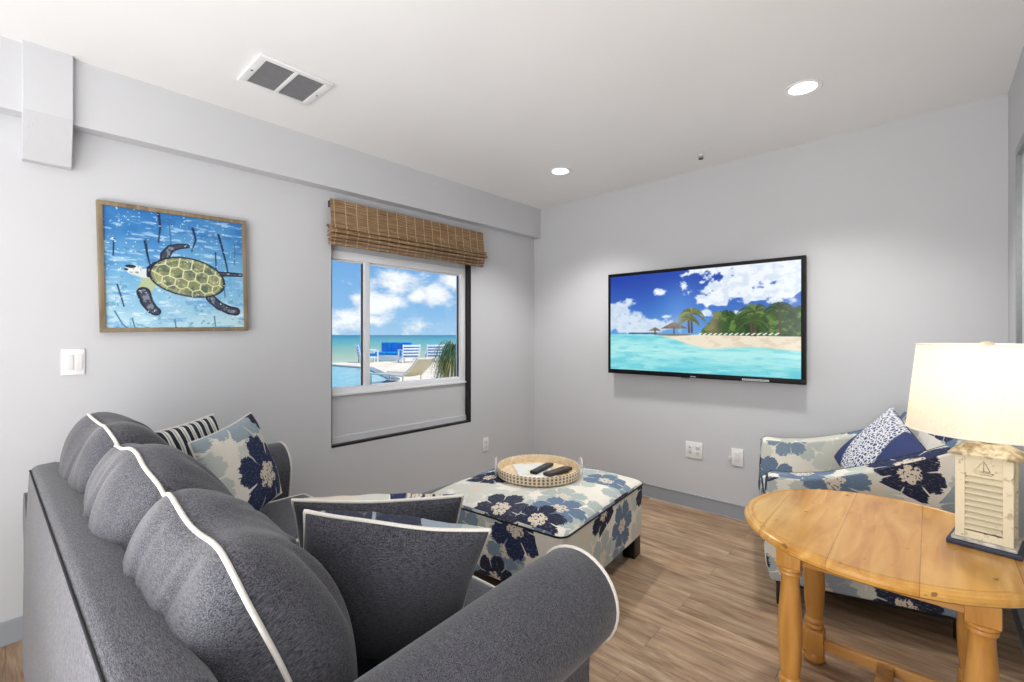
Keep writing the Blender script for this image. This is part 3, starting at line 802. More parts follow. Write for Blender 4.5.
# ------------------------------------------------------------------ SOFA
def sofa():
    rz = math.radians(1.25)
    root = empty('sofa', (1.22, .575, 0), rz)
    tag(root, 'charcoal roll-arm sofa with three white-piped back cushions, seen from behind', 'sofa')
    D = M['denim']; 
    y0, y1 = -.505, .475
    # back frame: outer panel, rolled top
    prof = [(-.515, .07), (-.512, .4), (-.506, .6), (-.498, .775), (-.493, .794), (-.480, .806), (-.43, .810), (-.395, .800), (-.375, .77), (-.365, .70), (-.35, .42), (-.35, .07)]
    bm = NB(); prism(bm, prof, -.87, .87, 'x', .012, 3, 30); obj('back_frame', bm, D, root, 50)
    bm = NB(); tube(bm, [(x, -.4955, .791) for x in np.linspace(-.86, .86, 30)], .0026)
    obj('back_seam', bm, M['seam'], root)
    # arms
    for sx, nm in ((1, 'arm'), (-1, 'arm')):
        cx = .925 if sx > 0 else .975
        def arm_ring(R, c, k0):
            o_ = [(-.075, .08), (-.078, .35)]
            for k in range(25):
                a = math.radians(188 - k * (188 + 62) / 24); o_.append((c[0] + R * math.cos(a), c[1] + R * math.sin(a)))
            return o_ + [(.052, .43), (.05, .38), (.052, .08)]
        bm = NB(); rings = []; SL = 14
        for q in range(SL + 1):
            f = q / SL; y = y0 + (y1 - y0) * f
            R_ = .103 + .024 * min(1, f * 1.15); cc = (.012, .575 + .006 * f)
            shr = 1 - .03 * (q == SL)
            rg = arm_ring(R_ - .006 * (q == SL), cc, 0)
            rings.append([bm.verts.new(((cx + x) * sx, y, z)) for x, z in rg])
            if q == SL - 1: rings[-1] = rings[-1]
        for A, B in zip(rings, rings[1:]):
            for k in range(len(A)): bm.faces.new((A[k], A[(k + 1) % len(A)], B[(k + 1) % len(A)], B[k]))
        bm.faces.new(rings[0][::-1]); bm.faces.new(rings[-1])
        for v in rings[-2]: v.co.y = y1 - .012
        bmesh.ops.recalc_face_normals(bm, faces=bm.faces)
        arm = obj(nm, bm, D, root, 50)
        fr_ = arm_ring(.127, (.012, .581), 0)
        b2 = NB(); tube(b2, [((cx + a) * sx, y1 - .006, b) for a, b in fr_[1:-3]], .0052, 8); obj('piping', b2, M['piping'], arm, 60)
    # base rail, seat deck
    bm = NB(); box(bm, (-.83, -.36, .07), (.83, .47, .30), .01); obj('base', bm, D, root)
    wd = 1.636 / 3
    for k in range(3):
        xc = -.818 + wd * (k + .5)
        bm = NB(); box(bm, (xc - wd / 2 + .003, -.33, .302), (xc + wd / 2 - .003, .52, .458), .035, 4)
        c = obj('seat_cushion', bm, D, root, 60)
        b2 = NB()
        for z in (.452, .31):
            pts = []
            for (px, py) in ((xc - wd / 2 + .008, -.32), (xc + wd / 2 - .008, -.32), (xc + wd / 2 - .008, .515), (xc - wd / 2 + .008, .515)): pts.append((px, py, z))
            full = []
            for a, b in zip(pts, pts[1:] + pts[:1]): full += [tuple(np.array(a) + (np.array(b) - np.array(a)) * q) for q in (.02, .35, .65, .98)]
            tube(b2, full, .005, 8, closed=True)
        obj('piping', b2, M['piping'], c, 60)
    # loose back cushions
    for k, (dz, cr) in enumerate((
            (0.0, [(-.05, .20, 1.2, .12, .016, .014, -1), (.12, .05, 1.35, .15, .02, .014, -1), (.02, .1, 1.8, .14, .014, .016, 1)]),
            (.0, [(-.10, .10, 1.2, .14, .022, .014, -1), (.10, .14, 1.9, .12, .018, .014, -1), (-.02, .16, 1.4, .16, .018, .016, 1), (.16, .05, 1.3, .12, .016, .014, 1)]),
            (.0, [(.02, .09, 1.05, .12, .026, .012, -1), (-.15, .10, 1.25, .14, .02, .013, -1), (.20, .1, 2.1, .09, .022, .014, -1), (-.1, .1, 1.75, .2, .018, .018, 1), (.08, .14, 1.5, .15, .016, .016, 1)]))):
        xc = -.80 + .533 * (k + .5)
        tilt = math.radians(19)
        hh = (.60, .585, .55)[k]
        M4 = frame_mat((xc, -.25, (.712, .700, .668)[k]), (1, 0, (0, 0, -.05)[k]), (0, -math.sin(tilt), math.cos(tilt)))
        o = pillow('back_cushion', M4, .565, hh, .37, D, D, M['piping'], root, boxy=True, wr=.0052, seed=k * 3 + 1, creases=cr, pr=.005, N=72, tb=.34)
    for x in (-.84, .84):
        for y in (-.44, .40):
            bm = NB(); lathe(bm, [(.022, 0), (.03, .068)], (x, y, .002), 16); obj('foot', bm, M['black'], root)
sofa()

# throw pillows
up = Vector((0, 0, 1))
def lean(center, wdir, tilt_toward, ang, roll=0.0):
    """wdir horizontal width direction; pillow leans by ang towards tilt_toward"""
    w = Vector(wdir).normalized(); t = Vector(tilt_toward).normalized(); t = (t - w * t.dot(w)).normalized()
    y = up * math.cos(ang) + t * math.sin(ang)
    m = frame_mat(center, w, y)
    return m @ Matrix.Rotation(roll, 4, 'Z')
# two dark-backed pillows in the near corner: their back (local -z) looks at the near arm
pillow('throw_pillow', lean((1.874, .636, .674), (-.63, -.77, 0), (.77, -.63, 0), math.radians(20), math.radians(12)), .43, .41, .20, M['floral_pillow'], M['denim_dark'], M['piping'],
       label='dark white-piped throw pillow leaning on the near sofa arm', cat='pillow', group='dark throw pillows by the near sofa arm', seed=11, wr=.004, pin=.07, p=.38)
pillow('throw_pillow', lean((1.665, .745, .650), (-.60, -.80, 0), (.80, -.60, 0), math.radians(22), math.radians(3)), .46, .42, .18, M['floral_pillow'], M['denim_dark'], M['piping'],
       label='dark white-piped throw pillow mostly hidden behind its twin near the ottoman', cat='pillow', group='dark throw pillows by the near sofa arm', seed=14, wr=.004, pin=.07, p=.38)
# far arm pillows
def stripes():
    s = NT('navy stripe cloth'); uv = s.coord('UV'); sp = s.n('ShaderNodeSeparateXYZ', None, Vector=uv)
    q = s.math('ADD', s.math('MULTIPLY', sp.outputs[0], 26), s.math('MULTIPLY', s.noise(uv, 8, 2).outputs[0], .6))
    f = s.math('FRACT', q)
    col = s.ramp(f, [(0, L(34, 38, 54)), (.34, L(228, 226, 216)), (.5, L(150, 166, 182)), (.62, L(228, 226, 216)), (.86, L(34, 38, 54))], 'CONSTANT')
    return s.bsdf(col, .9)
M['stripe'] = stripes()
pillow('throw_pillow', lean((.640, .690, .705), (-.66, .75, 0), (-.75, -.66, 0), math.radians(18), math.radians(6)), .44, .42, .15, M['floral_pillow'], M['denim_dark'], M['piping'],
       label='cream throw pillow with blue and navy flowers against the far sofa arm', cat='pillow', seed=5, wr=.004, pin=.06, p=.4, pr=.004)
pillow('throw_pillow', lean((.525, .505, .712), (-.50, .866, 0), (-.866, -.50, 0), math.radians(12), math.radians(3)), .42, .42, .13, M['stripe'], M['denim_dark'], M['piping'],
       label='navy and cream striped throw pillow tucked behind the cream flowered pillow', cat='pillow', seed=8, wr=.004, pin=.06, p=.4)

# ------------------------------------------------------------------ OTTOMAN
def ottoman():
    cx, cy = 1.232, 2.045; hx, hy = .432, .476
    root = empty('ottoman', (cx, cy, 0), math.radians(5.5)); tag(root, 'large square ottoman in navy and cream floral fabric', 'ottoman')
    F_ = M['floral']
    t = bmesh.new(); bmesh.ops.create_cube(t, size=1)
    for v in t.verts: v.co = Vector((v.co.x * 2 * hx, v.co.y * 2 * hy, .13 + (v.co.z + .5) * .29))
    ve = [e for e in t.edges if abs(e.verts[0].co.z - e.verts[1].co.z) > .1]
    bmesh.ops.bevel(t, geom=ve, offset=.05, segments=6, profile=.5, affect='EDGES')
    t.normal_update()
    for v in t.verts:
        if v.co.z < .2: v.co.x *= .985; v.co.y *= .985
    o = obj('body', t, F_, root, 40); box_uv(o, (.3, .2))
    # domed top pad
    bm = NB(); N = 40; G = {}
    def outline(u, v):
        r = .05; x, y = u * hx, v * hy
        ex, ey = max(0, abs(x) - (hx - r)), max(0, abs(y) - (hy - r))
        l = math.hypot(ex, ey)
        if l > 1e-9 and ex > 0 and ey > 0:
            k = max(ex, ey) / l; x = math.copysign(hx - r + ex * k, x); y = math.copysign(hy - r + ey * k, y)
        return x, y
    for i in range(N + 1):
        for j in range(N + 1):
            u = math.sin((i / N * 2 - 1) * PI / 2); v = math.sin((j / N * 2 - 1) * PI / 2); x, y = outline(u, v)
            z = .42 + .062 * (max(0, (1 - u ** 4) * (1 - v ** 4))) ** .45 + .006 * noise.noise(Vector((x * 5, y * 5, 1))) * (1 - max(abs(u), abs(v)) ** 6)
            G[i, j] = bm.verts.new((x, y, z))
    for i in range(N):
        for j in range(N): bm.faces.new((G[i, j], G[i + 1, j], G[i + 1, j + 1], G[i, j + 1]))
    ring = [G[i, 0].co for i in range(N)] + [G[N, j].co for j in range(N)] + [G[N - i, N].co for i in range(N)] + [G[0, N - j].co for j in range(N)]
    ring = [c.copy() for c in ring]
    o = obj('top_pad', bm, F_, root, 60); box_uv(o, (1.13, .51))
    b2 = NB(); tube(b2, ring, .0045, 8, closed=True); obj('piping', b2, M['seam'], root, 60)
    for sx in (-1, 1):
        for sy in (-1, 1):
            bm = NB(); box(bm, (sx * (hx - .02) - (.075 if sx > 0 else 0), sy * (hy - .02) - (.09 if sy > 0 else 0), 0), (sx * (hx - .02) + (0 if sx > 0 else .075), sy * (hy - .02) + (0 if sy > 0 else .09), .135), .004)
            obj('leg', bm, M['black'], root)
    bm = NB(); box(bm, (-hx + .03, -hy + .03, .115), (hx - .03, hy - .03, .135)); obj('dust_cover', bm, M['black'], root)
ottoman()

# tray with what lies on it
def tray():
    cx, cy, z0 = 1.175, 2.10, .4865
    root = empty('serving_tray', (cx, cy, z0)); tag(root, 'round woven tray with clear handles on the ottoman', 'tray')
    s = NT('woven rattan'); c = s.coord(); sp = s.n('ShaderNodeSeparateXYZ', None, Vector=c)
    th = s.math('ARCTAN2', sp.outputs[1], sp.outputs[0])
    a = s.math('ABSOLUTE', s.math('SUBTRACT', s.math('FRACT', s.math('MULTIPLY', th, 64 / (2 * PI))), .5))
    b = s.math('ABSOLUTE', s.math('SUBTRACT', s.math('FRACT', s.math('MULTIPLY', sp.outputs[2], 56)), .5))
    hole = s.math('MULTIPLY', s.mapr(a, .2, .26), s.mapr(b, .12, .2))
    rad = s.math('SQRT', s.math('ADD', s.math('MULTIPLY', sp.outputs[0], sp.outputs[0]), s.math('MULTIPLY', sp.outputs[1], sp.outputs[1])))
    col = s.mix(s.mapr(s.noise(c, 40, 3).outputs[0], .3, .7), L(214, 188, 148), L(236, 216, 182))
    side = s.mapr(rad, .236, .238)
    rim = s.mix(hole, L(228, 214, 190), L(132, 104, 74))
    mt = s.bsdf(s.mix(side, col, rim), .6)
    bm = NB(); lathe(bm, [(.0, 0), (.232, 0), (.240, .003), (.245, .048), (.243, .051), (.236, .051), (.233, .047), (.228, .008), (.0, .008)][1:-1], n=96); obj('tray_body', bm, mt, root, 40)
    s = NT('clear acrylic'); g = s.n('ShaderNodeMixShader', None, i0=.45, i1=s.n('ShaderNodeBsdfTransparent').outputs[0], i2=s.n('ShaderNodeBsdfPrincipled', None, Roughness=.1).outputs[0]); ac = s.out(g.outputs[0])
    for a in (math.radians(42.3), math.radians(222.3)):
        d = Vector((math.cos(a), math.sin(a), 0)); w = Vector((-d.y, d.x, 0)); bm = NB()
        pts = [d * .249 + w * (.05 * math.cos(q)) + up * (.03 + .062 * math.sin(q)) for q in np.linspace(0, PI, 16)]
        pts = [pts[0] - up * .02] + pts + [pts[-1] - up * .02]
        tube(bm, pts, .006, 8); obj('handle', bm, ac, root, 60)
tray()
def T(x, y, z, a): return Matrix.Translation((x, y, z)) @ Matrix.Rotation(a, 4, 'Z')
s = NT('magazine cover'); c = s.coord(); sp = s.n('ShaderNodeSeparateXYZ', None, Vector=c)
nz = s.noise(c, 18, 3); col = s.ramp(nz.outputs[0], [(.3, L(238, 238, 234)), (.6, L(226, 228, 226)), (.66, L(224, 214, 120)), (.72, L(196, 206, 214)), (.85, L(240, 240, 238))])
mag_m = s.bsdf(col, .35)
root = empty('magazine', (1.14, 2.10, .4955)); root.rotation_euler = (0, 0, math.radians(-38)); tag(root, 'white-covered magazine lying flat in the woven tray', 'magazine')
bm = NB(); box(bm, (-.14, -.105, 0), (.14, .105, .006), .001); obj('pages', bm, mag_m, root)
def letters(txt, size, M4, mat, parent, name='lettering'):
    cu = bpy.data.curves.new(name, 'FONT'); cu.body = txt; cu.size = size; cu.extrude = .0003; cu.align_x = 'CENTER'
    cu.materials.append(mat); o = bpy.data.objects.new(name, cu); COL.objects.link(o); bpy.context.view_layer.update()
    me = bpy.data.meshes.new_from_object(o.evaluated_get(bpy.context.evaluated_depsgraph_get())); bpy.data.objects.remove(o)
    if not me.materials: me.materials.append(mat)
    o = bpy.data.objects.new(name, me); o.matrix_local = M4; return link(o, parent)
letters('REVUE', .06, Matrix.Translation((.03, .04, .0063)) @ Matrix.Rotation(0, 4, 'Z'), M['gasket'], root, 'title_lettering')
blackp = plain('remote black', L(22, 20, 20), .35)
brownp = plain('remote dark brown', L(46, 34, 30), .4)
def remote(loc, ang, ln, wd, mat, label):
    root = empty('remote_control', loc); root.rotation_euler = (0, 0, ang); tag(root, label, 'remote')
    bm = NB(); box(bm, (-ln / 2, -wd / 2, 0), (ln / 2, wd / 2, .018), .006, 3); obj('case', bm, mat, root)
    gm = plain('button grey', L(110, 110, 112), .5)
    bm = NB()
    for i in range(7):
        for j in (-1, 0, 1):
            x = -ln / 2 + .03 + i * .016; box(bm, (x - .004, j * wd * .27 - .0035, .017), (x + .004, j * wd * .27 + .0035, .0195))
    obj('buttons', bm, gm, root)
    bm = NB(); lathe(bm, [(.012, .017), (.011, .02)], (ln / 2 - .03, 0, 0), 20); obj('dial', bm, gm, root)
remote((1.172, 2.137, .502), math.radians(100), .215, .046, blackp, 'slim black remote control lying on the magazine, left of the other')
remote((1.278, 2.152, .502), math.radians(86), .20, .056, brownp, 'thick brown-black remote control on the right side of the tray')
root = empty('glasses_loop', (1.295, 2.16, .4955)); 
tag(root, 'small gold wire loop lying at the right edge of the tray', 'wire loop')
bm = NB(); tube(bm, [(.035 * math.cos(q), .05 * math.sin(q), .004 + .003 * math.sin(3 * q)) for q in np.linspace(0, 2 * PI, 28, endpoint=False)], .002, 6, closed=True); obj('wire', bm, plain('gold wire', L(190, 160, 96), .35, metal=.7), root)

# ------------------------------------------------------------------ ARMCHAIR
def armchair():
    ang = math.radians(195.7)
    root = empty('armchair', (2.557, 3.0, 0), ang); tag(root, 'low armchair in navy, blue and cream floral fabric behind the pine table', 'armchair')
    F_ = M['floral_chair']
    # local +x forward, +y towards the viewer side
    def top(d):   # height by distance from the front edge
        pts = [(0, .622), (.05, .625), (.12, .624), (.25, .648), (.38, .69), (.5, .738), (.6, .78), (.72, .836), (.8, .868)]
        for (a, b), (c, e) in zip(pts, pts[1:]):
            if d <= c: return b + (e - b) * (d - a) / (c - a)
        return pts[-1][1]
    prof = [(.385, .12), (.405, .2), (.415, .35), (.408, .5), (.402, .60)] + [(.40 - d, top(d)) for d in np.linspace(0.02, .8, 22)] + [(-.41, .5), (-.38, .12)]
    for sy in (1, -1):
        bm = NB(); a, b = (.33, .44) if sy > 0 else (-.36, -.25)
        pf = prof if sy > 0 else [(x, z + (.034 * max(0, min(1, (x + .1) / .4)) if z > .58 else 0)) for x, z in prof]
        prism(bm, pf, a, b, 'y', .014, 4, 40); o = obj('arm', bm, F_, root, 50); box_uv(o, (.1 + .5 * sy, .35))
        b2 = NB(); yy = .334 if sy > 0 else -.354
        tube(b2, [(x, yy, z - .003) for x, z in pf[4:-2]], .003, 6); obj('piping', b2, M['seam'], o, 60)
    bm = NB(); pb = [(-.41, .13), (-.40, .84), (-.385, .875), (-.35, .885), (-.31, .87), (-.29, .84), (-.22, .45), (-.2, .13)]
    prism(bm, pb, -.345, .425, 'y', .015, 3, 40); o = obj('backrest', bm, F_, root, 50); box_uv(o, (2.2, .1))
    bm = NB(); box(bm, (-.22, -.25, .12), (.39, .33, .30), .02, 3); o = obj('base', bm, F_, root, 50); box_uv(o, (.9, .9))
    bm = NB(); box(bm, (-.24, -.247, .30), (.41, .327, .45), .045, 5); o = obj('seat_cushion', bm, F_, root, 60); box_uv(o, (1.7, .3))
    b2 = NB(); tube(b2, [(.40, -.22, .44), (.402, 0, .444), (.40, .30, .44)], .004); obj('piping', b2, M['seam'], o, 60)
    for sx in (-1, 1):
        for sy in (-1, 1):
            bm = NB(); x = sx * .33; y = .385 if sy > 0 else -.325; prism(bm, [(x - .027, y - .027), (x + .027, y - .027), (x + .027, y + .027), (x - .027, y + .027)], 0, .125, 'z', .003, 2); obj('leg', bm, M['black'], root)
    bm = NB(); box(bm, (-.36, -.335, .10), (.36, .415, .122)); obj('dust_cover', bm, M['black'], root)
armchair()
def coral():
    s = NT('navy coral print'); uv = s.coord('UV'); sp = s.n('ShaderNodeSeparateXYZ', None, Vector=uv)
    v = s.n('ShaderNodeTexVoronoi', dict(voronoi_dimensions='2D', feature='DISTANCE_TO_EDGE'), Vector=s.mapping(uv, scl=(1.6, 1, 1)), Scale=46.0, Randomness=1.0)
    n2 = s.noise(uv, 55, 3, .7)
    m = s.math('MAXIMUM', s.mapr(v.outputs[0], .10, .2, 1, 0), s.mapr(n2.outputs[0], .52, .58))
    x = s.math('SUBTRACT', sp.outputs[0], 2.3 + 21 * .77); y = s.math('SUBTRACT', sp.outputs[1], 2.3 + 21 * .31)
    band = s.math('ADD', s.math('MULTIPLY', x, 1.0), s.math('MULTIPLY', y, .35))
    reg = s.math('MULTIPLY', s.mapr(band, .045, .055, 1, 0), s.mapr(band, -.165, -.155))
    col = s.mix(s.math('MULTIPLY', m, reg), L(50, 62, 108), L(226, 228, 232))
    return s.bsdf(col, .85, s.bump(s.noise(uv, 500, 1).outputs[0], .2, .001))
M['navy_cloth'] = plain('navy cloth', L(50, 62, 108), .85, scale=200, bump=.2)
pillow('throw_pillow', lean((2.69, 3.02, .655), (.62, -.62, 0), (.8, .6, 0), math.radians(25), math.radians(-32)), .43, .42, .16, coral(), M['navy_cloth'], None,
       label='navy throw pillow with white coral print on the armchair', cat='pillow', seed=21, wr=.004, pin=.07, p=.42)

# ------------------------------------------------------------------ ROUND PINE TABLE
TZ = .657; TX, TYc = 2.753, 1.958
def table():
    root = empty('round_table', (TX, TYc, 0)); tag(root, 'round honey-pine side table with turned legs', 'table')
    R = .407
    bm = NB()
    prof = [(.02, TZ - .001), (R - .032, TZ), (R - .028, TZ - .0035), (R - .024, TZ - .0005), (R - .014, TZ - .001), (R - .011, TZ - .004), (R - .004, TZ - .007), (R, TZ - .015), (R - .001, TZ - .024), (R - .01, TZ - .031), (R - .02, TZ - .034), (.02, TZ - .034)]
    # squared-off radial grid keeps the planks flat
    lathe(bm, prof[::-1], n=128); obj('tabletop', bm, M['pine_top'], root, 30)
    lx, ly = .222, .215
    bm = NB()
    for sy in (-1, 1): box(bm, (-lx, sy * ly - .011, TZ - .105), (lx, sy * ly + .011, TZ - .034), .002)
    for sx in (-1, 1): box(bm, (sx * lx - .011, -ly, TZ - .105), (sx * lx + .011, ly, TZ - .034), .002)
    obj('apron', bm, M['pine_x'], root)
    for sx in (-1, 1):
        for sy in (-1, 1):
            c = (sx * lx, sy * ly, 0); bm = NB(); b = .035
            box(bm, (c[0] - b, c[1] - b, TZ - .115), (c[0] + b, c[1] + b, TZ - .034), .004)
            box(bm, (c[0] - b, c[1] - b, .04), (c[0] + b, c[1] + b, .135), .007)
            turned = [(.032, TZ - .112), (.041, TZ - .118), (.042, TZ - .125), (.035, TZ - .132), (.039, TZ - .139), (.031, TZ - .150), (.032, TZ - .18), (.036, TZ - .23), (.0405, TZ - .30), (.0415, TZ - .35), (.039, TZ - .41), (.034, .20), (.031, .178), (.038, .170), (.039, .162), (.033, .154), (.037, .146), (.033, .136)]
            turned = [(r_ * .87, z_) for r_, z_ in turned]
            lathe(bm, turned[::-1], c, 32)
            lathe(bm, [(.024, 0), (.034, .008), (.037, .02), (.034, .034), (.03, .041)], c, 32)
            obj('leg', bm, M['pine'], root, 40)
    for sy in (-1, 1):
        bm = NB(); box(bm, (-lx + .03, sy * ly - .013, .06), (lx - .03, sy * ly + .013, .10), .004); obj('stretcher', bm, M['pine_x'], root)
    bm = NB(); box(bm, (-.024, -ly + .01, .062), (.024, ly - .01, .098), .004); obj('stretcher', bm, M['pine'], root)
table()

# ------------------------------------------------------------------ LAMP
def lamp():
    x, y = 3.002, 2.03
    root = empty('table_lamp', (x, y, TZ), math.radians(-10)); tag(root, 'white shutter-sided lantern table lamp with a cream drum shade', 'lamp')
    s = NT('distressed cream paint'); c = s.coord(); n1 = s.noise(c, 38, 4, .65); n2 = s.noise(c, 9, 2)
    m = s.math('MULTIPLY', s.mapr(n1.outputs[0], .58, .64), s.mapr(n2.outputs[0], .42, .6))
    cr = s.bsdf(s.mix(m, L(228, 217, 188), L(146, 128, 96)), .7, s.bump(n1.outputs[0], .3, .002))
    s = NT('distressed roof paint'); c = s.coord(); n1 = s.noise(c, 30, 4, .65)
    rf = s.bsdf(s.mix(s.mapr(n1.outputs[0], .42, .62), L(212, 200, 172), L(140, 122, 94)), .75)
    nv = plain('worn navy paint', L(44, 48, 70), .5, var=.25, scale=25)
    bm = NB(); box(bm, (-.08, -.08, 0), (.08, .08, .014), .003); obj('base_plate', bm, nv, root)
    bm = NB(); box(bm, (-.07, -.07, .014), (.07, .07, .024), .003); obj('base_step', bm, plain('worn edge', L(196, 192, 184), .6, var=.3, scale=40), root)
    z0, z1 = .024, .276; h = .051
    bm = NB()
    for sx in (-1, 1):
        for sy in (-1, 1): box(bm, (sx * h - .011, sy * h - .011, z0), (sx * h + .011, sy * h + .011, z1), .002)
    obj('corner_posts', bm, cr, root)
    for k in range(4):
        R4 = Matrix.Rotation(k * PI / 2, 4, 'Z')
        t = NB(); box(t, (-.042, -h - .006, z0), (.042, -h + .004, z0 + .022), .001); bmesh.ops.transform(t, matrix=R4, verts=t.verts); obj('rail', t, cr, root)
        t = NB(); box(t, (-.042, -h - .006, z1 - .062), (.042, -h + .004, z1), .001)
        bmesh.ops.transform(t, matrix=R4, verts=t.verts); pn = obj('rail', t, cr, root)
        t = NB()
        for i in range(9):
            z = z0 + .03 + i * .0182
            prism(t, [(-h - .012, z - .002), (-h + .004, z + .012), (-h + .006, z + .009), (-h - .008, z - .004)], -.041, .041, 'x')
        bmesh.ops.transform(t, matrix=R4, verts=t.verts); obj('louvres', t, cr, root)
        # carved sailboat
        t = NB(); yy = -h - .0065
        for a, b in (((-.022, z1 - .047), (.022, z1 - .047)), ((-.022, z1 - .047), (-.016, z1 - .053)), ((.022, z1 - .047), (.016, z1 - .053)), ((-.016, z1 - .053), (.016, z1 - .053)), ((0, z1 - .047), (0, z1 - .012)), ((0, z1 - .012), (-.018, z1 - .043)), ((0, z1 - .012), (.014, z1 - .043)), ((-.018, z1 - .043), (.014, z1 - .043))):
            tube(t, [(a[0], yy, a[1]), (b[0], yy, b[1])], .0011, 5)
        bmesh.ops.transform(t, matrix=R4, verts=t.verts); obj('sailboat_carving', t, rf, pn)
    bm = NB(); box(bm, (-.038, -.038, z0), (.038, .038, z1), 0); obj('inner_box', bm, plain('lamp inner', L(120, 110, 92), .9), root)
    t = NB(); pts = []
    for (r_, z) in ((.077, z1), (.077, z1 + .006), (.042, z1 + .033), (.038, z1 + .034)): pts.append([t.verts.new((sx * r_, sy * r_, z)) for sx, sy in ((-1, -1), (1, -1), (1, 1), (-1, 1))])
    for A, B in zip(pts, pts[1:]):
        for k in range(4): t.faces.new((A[k], A[(k + 1) % 4], B[(k + 1) % 4], B[k]))
    t.faces.new(pts[0][::-1]); t.faces.new(pts[-1]); obj('roof', t, rf, root, 20)
    bm = NB(); lathe(bm, [(.014, z1 + .036), (.012, z1 + .06), (.007, z1 + .07), (.007, .50)], n=16); obj('stem', bm, plain('brass stem', L(170, 150, 100), .35, metal=.8), root)
    # shade
    s = NT('linen shade'); c = s.coord(); sp = s.n('ShaderNodeSeparateXYZ', None, Vector=c)
    w = s.noise(s.mapping(c, scl=(1, 1, .3)), 240, 2)
    col = s.mix(s.mapr(w.outputs[0], .35, .65), L(250, 246, 236), L(240, 234, 222))
    d = s.n('ShaderNodeBsdfDiffuse', None, Color=col); tr = s.n('ShaderNodeBsdfTranslucent', None, Color=s.mix(0.5, col, (1, .93, .78)))
    mx = s.n('ShaderNodeMixShader', None, i0=.55, i1=d.outputs[0], i2=tr.outputs[0]); sh = s.out(mx.outputs[0])
    zb, zt = .345, .613; rb, rt_ = .190, .163
    bm = NB(); lathe(bm, [(rb, zb), (rt_, zt)], n=72, caps=False); so = obj('lamp_shade', bm, sh, root, 60)
    for r_, z in ((rb, zb), (rt_, zt)):
        b2 = NB(); tube(b2, [(r_ * math.cos(a), r_ * math.sin(a), z) for a in np.linspace(0, 2 * PI, 72, endpoint=False)], .0026, 6, closed=True); obj('shade_rim', b2, plain('shade trim', L(246, 242, 232), .8), so, 60)
    b2 = NB()
    for k in range(3):
        a = k * 2 * PI / 3 + .3; tube(b2, [(0, 0, zt - .02), (rt_ * math.cos(a), rt_ * math.sin(a), zt - .002)], .0015, 5)
    obj('spider', b2, M['grey_metal'], so)
    bm = NB(); lathe(bm, [(.006, zt - .03), (.008, zt - .012), (.017, zt - .006), (.021, zt + .0), (.016, zt + .006), (.006, zt + .010), (.002, zt + .011)], n=20); obj('finial', bm, plain('shell finial', L(232, 224, 190), .5), root, 60)
    s = NT('bulb glow'); bg = s.out(s.n('ShaderNodeEmission', None, Color=(1, .86, .62, 1), Strength=5.0).outputs[0])
    t = NB(); bmesh.ops.create_uvsphere(t, u_segments=16, v_segments=10, radius=.028)
    bmesh.ops.translate(t, vec=(0, 0, .47), verts=t.verts); obj('bulb', t, bg, root, 60)
    l = bpy.data.lights.new('bulb_light', 'POINT'); l.energy = 1.7; l.color = (1, .84, .62); l.shadow_soft_size = .05
    o = bpy.data.objects.new('bulb_light', l); o.location = (0, 0, .52); link(o, root)
lamp()

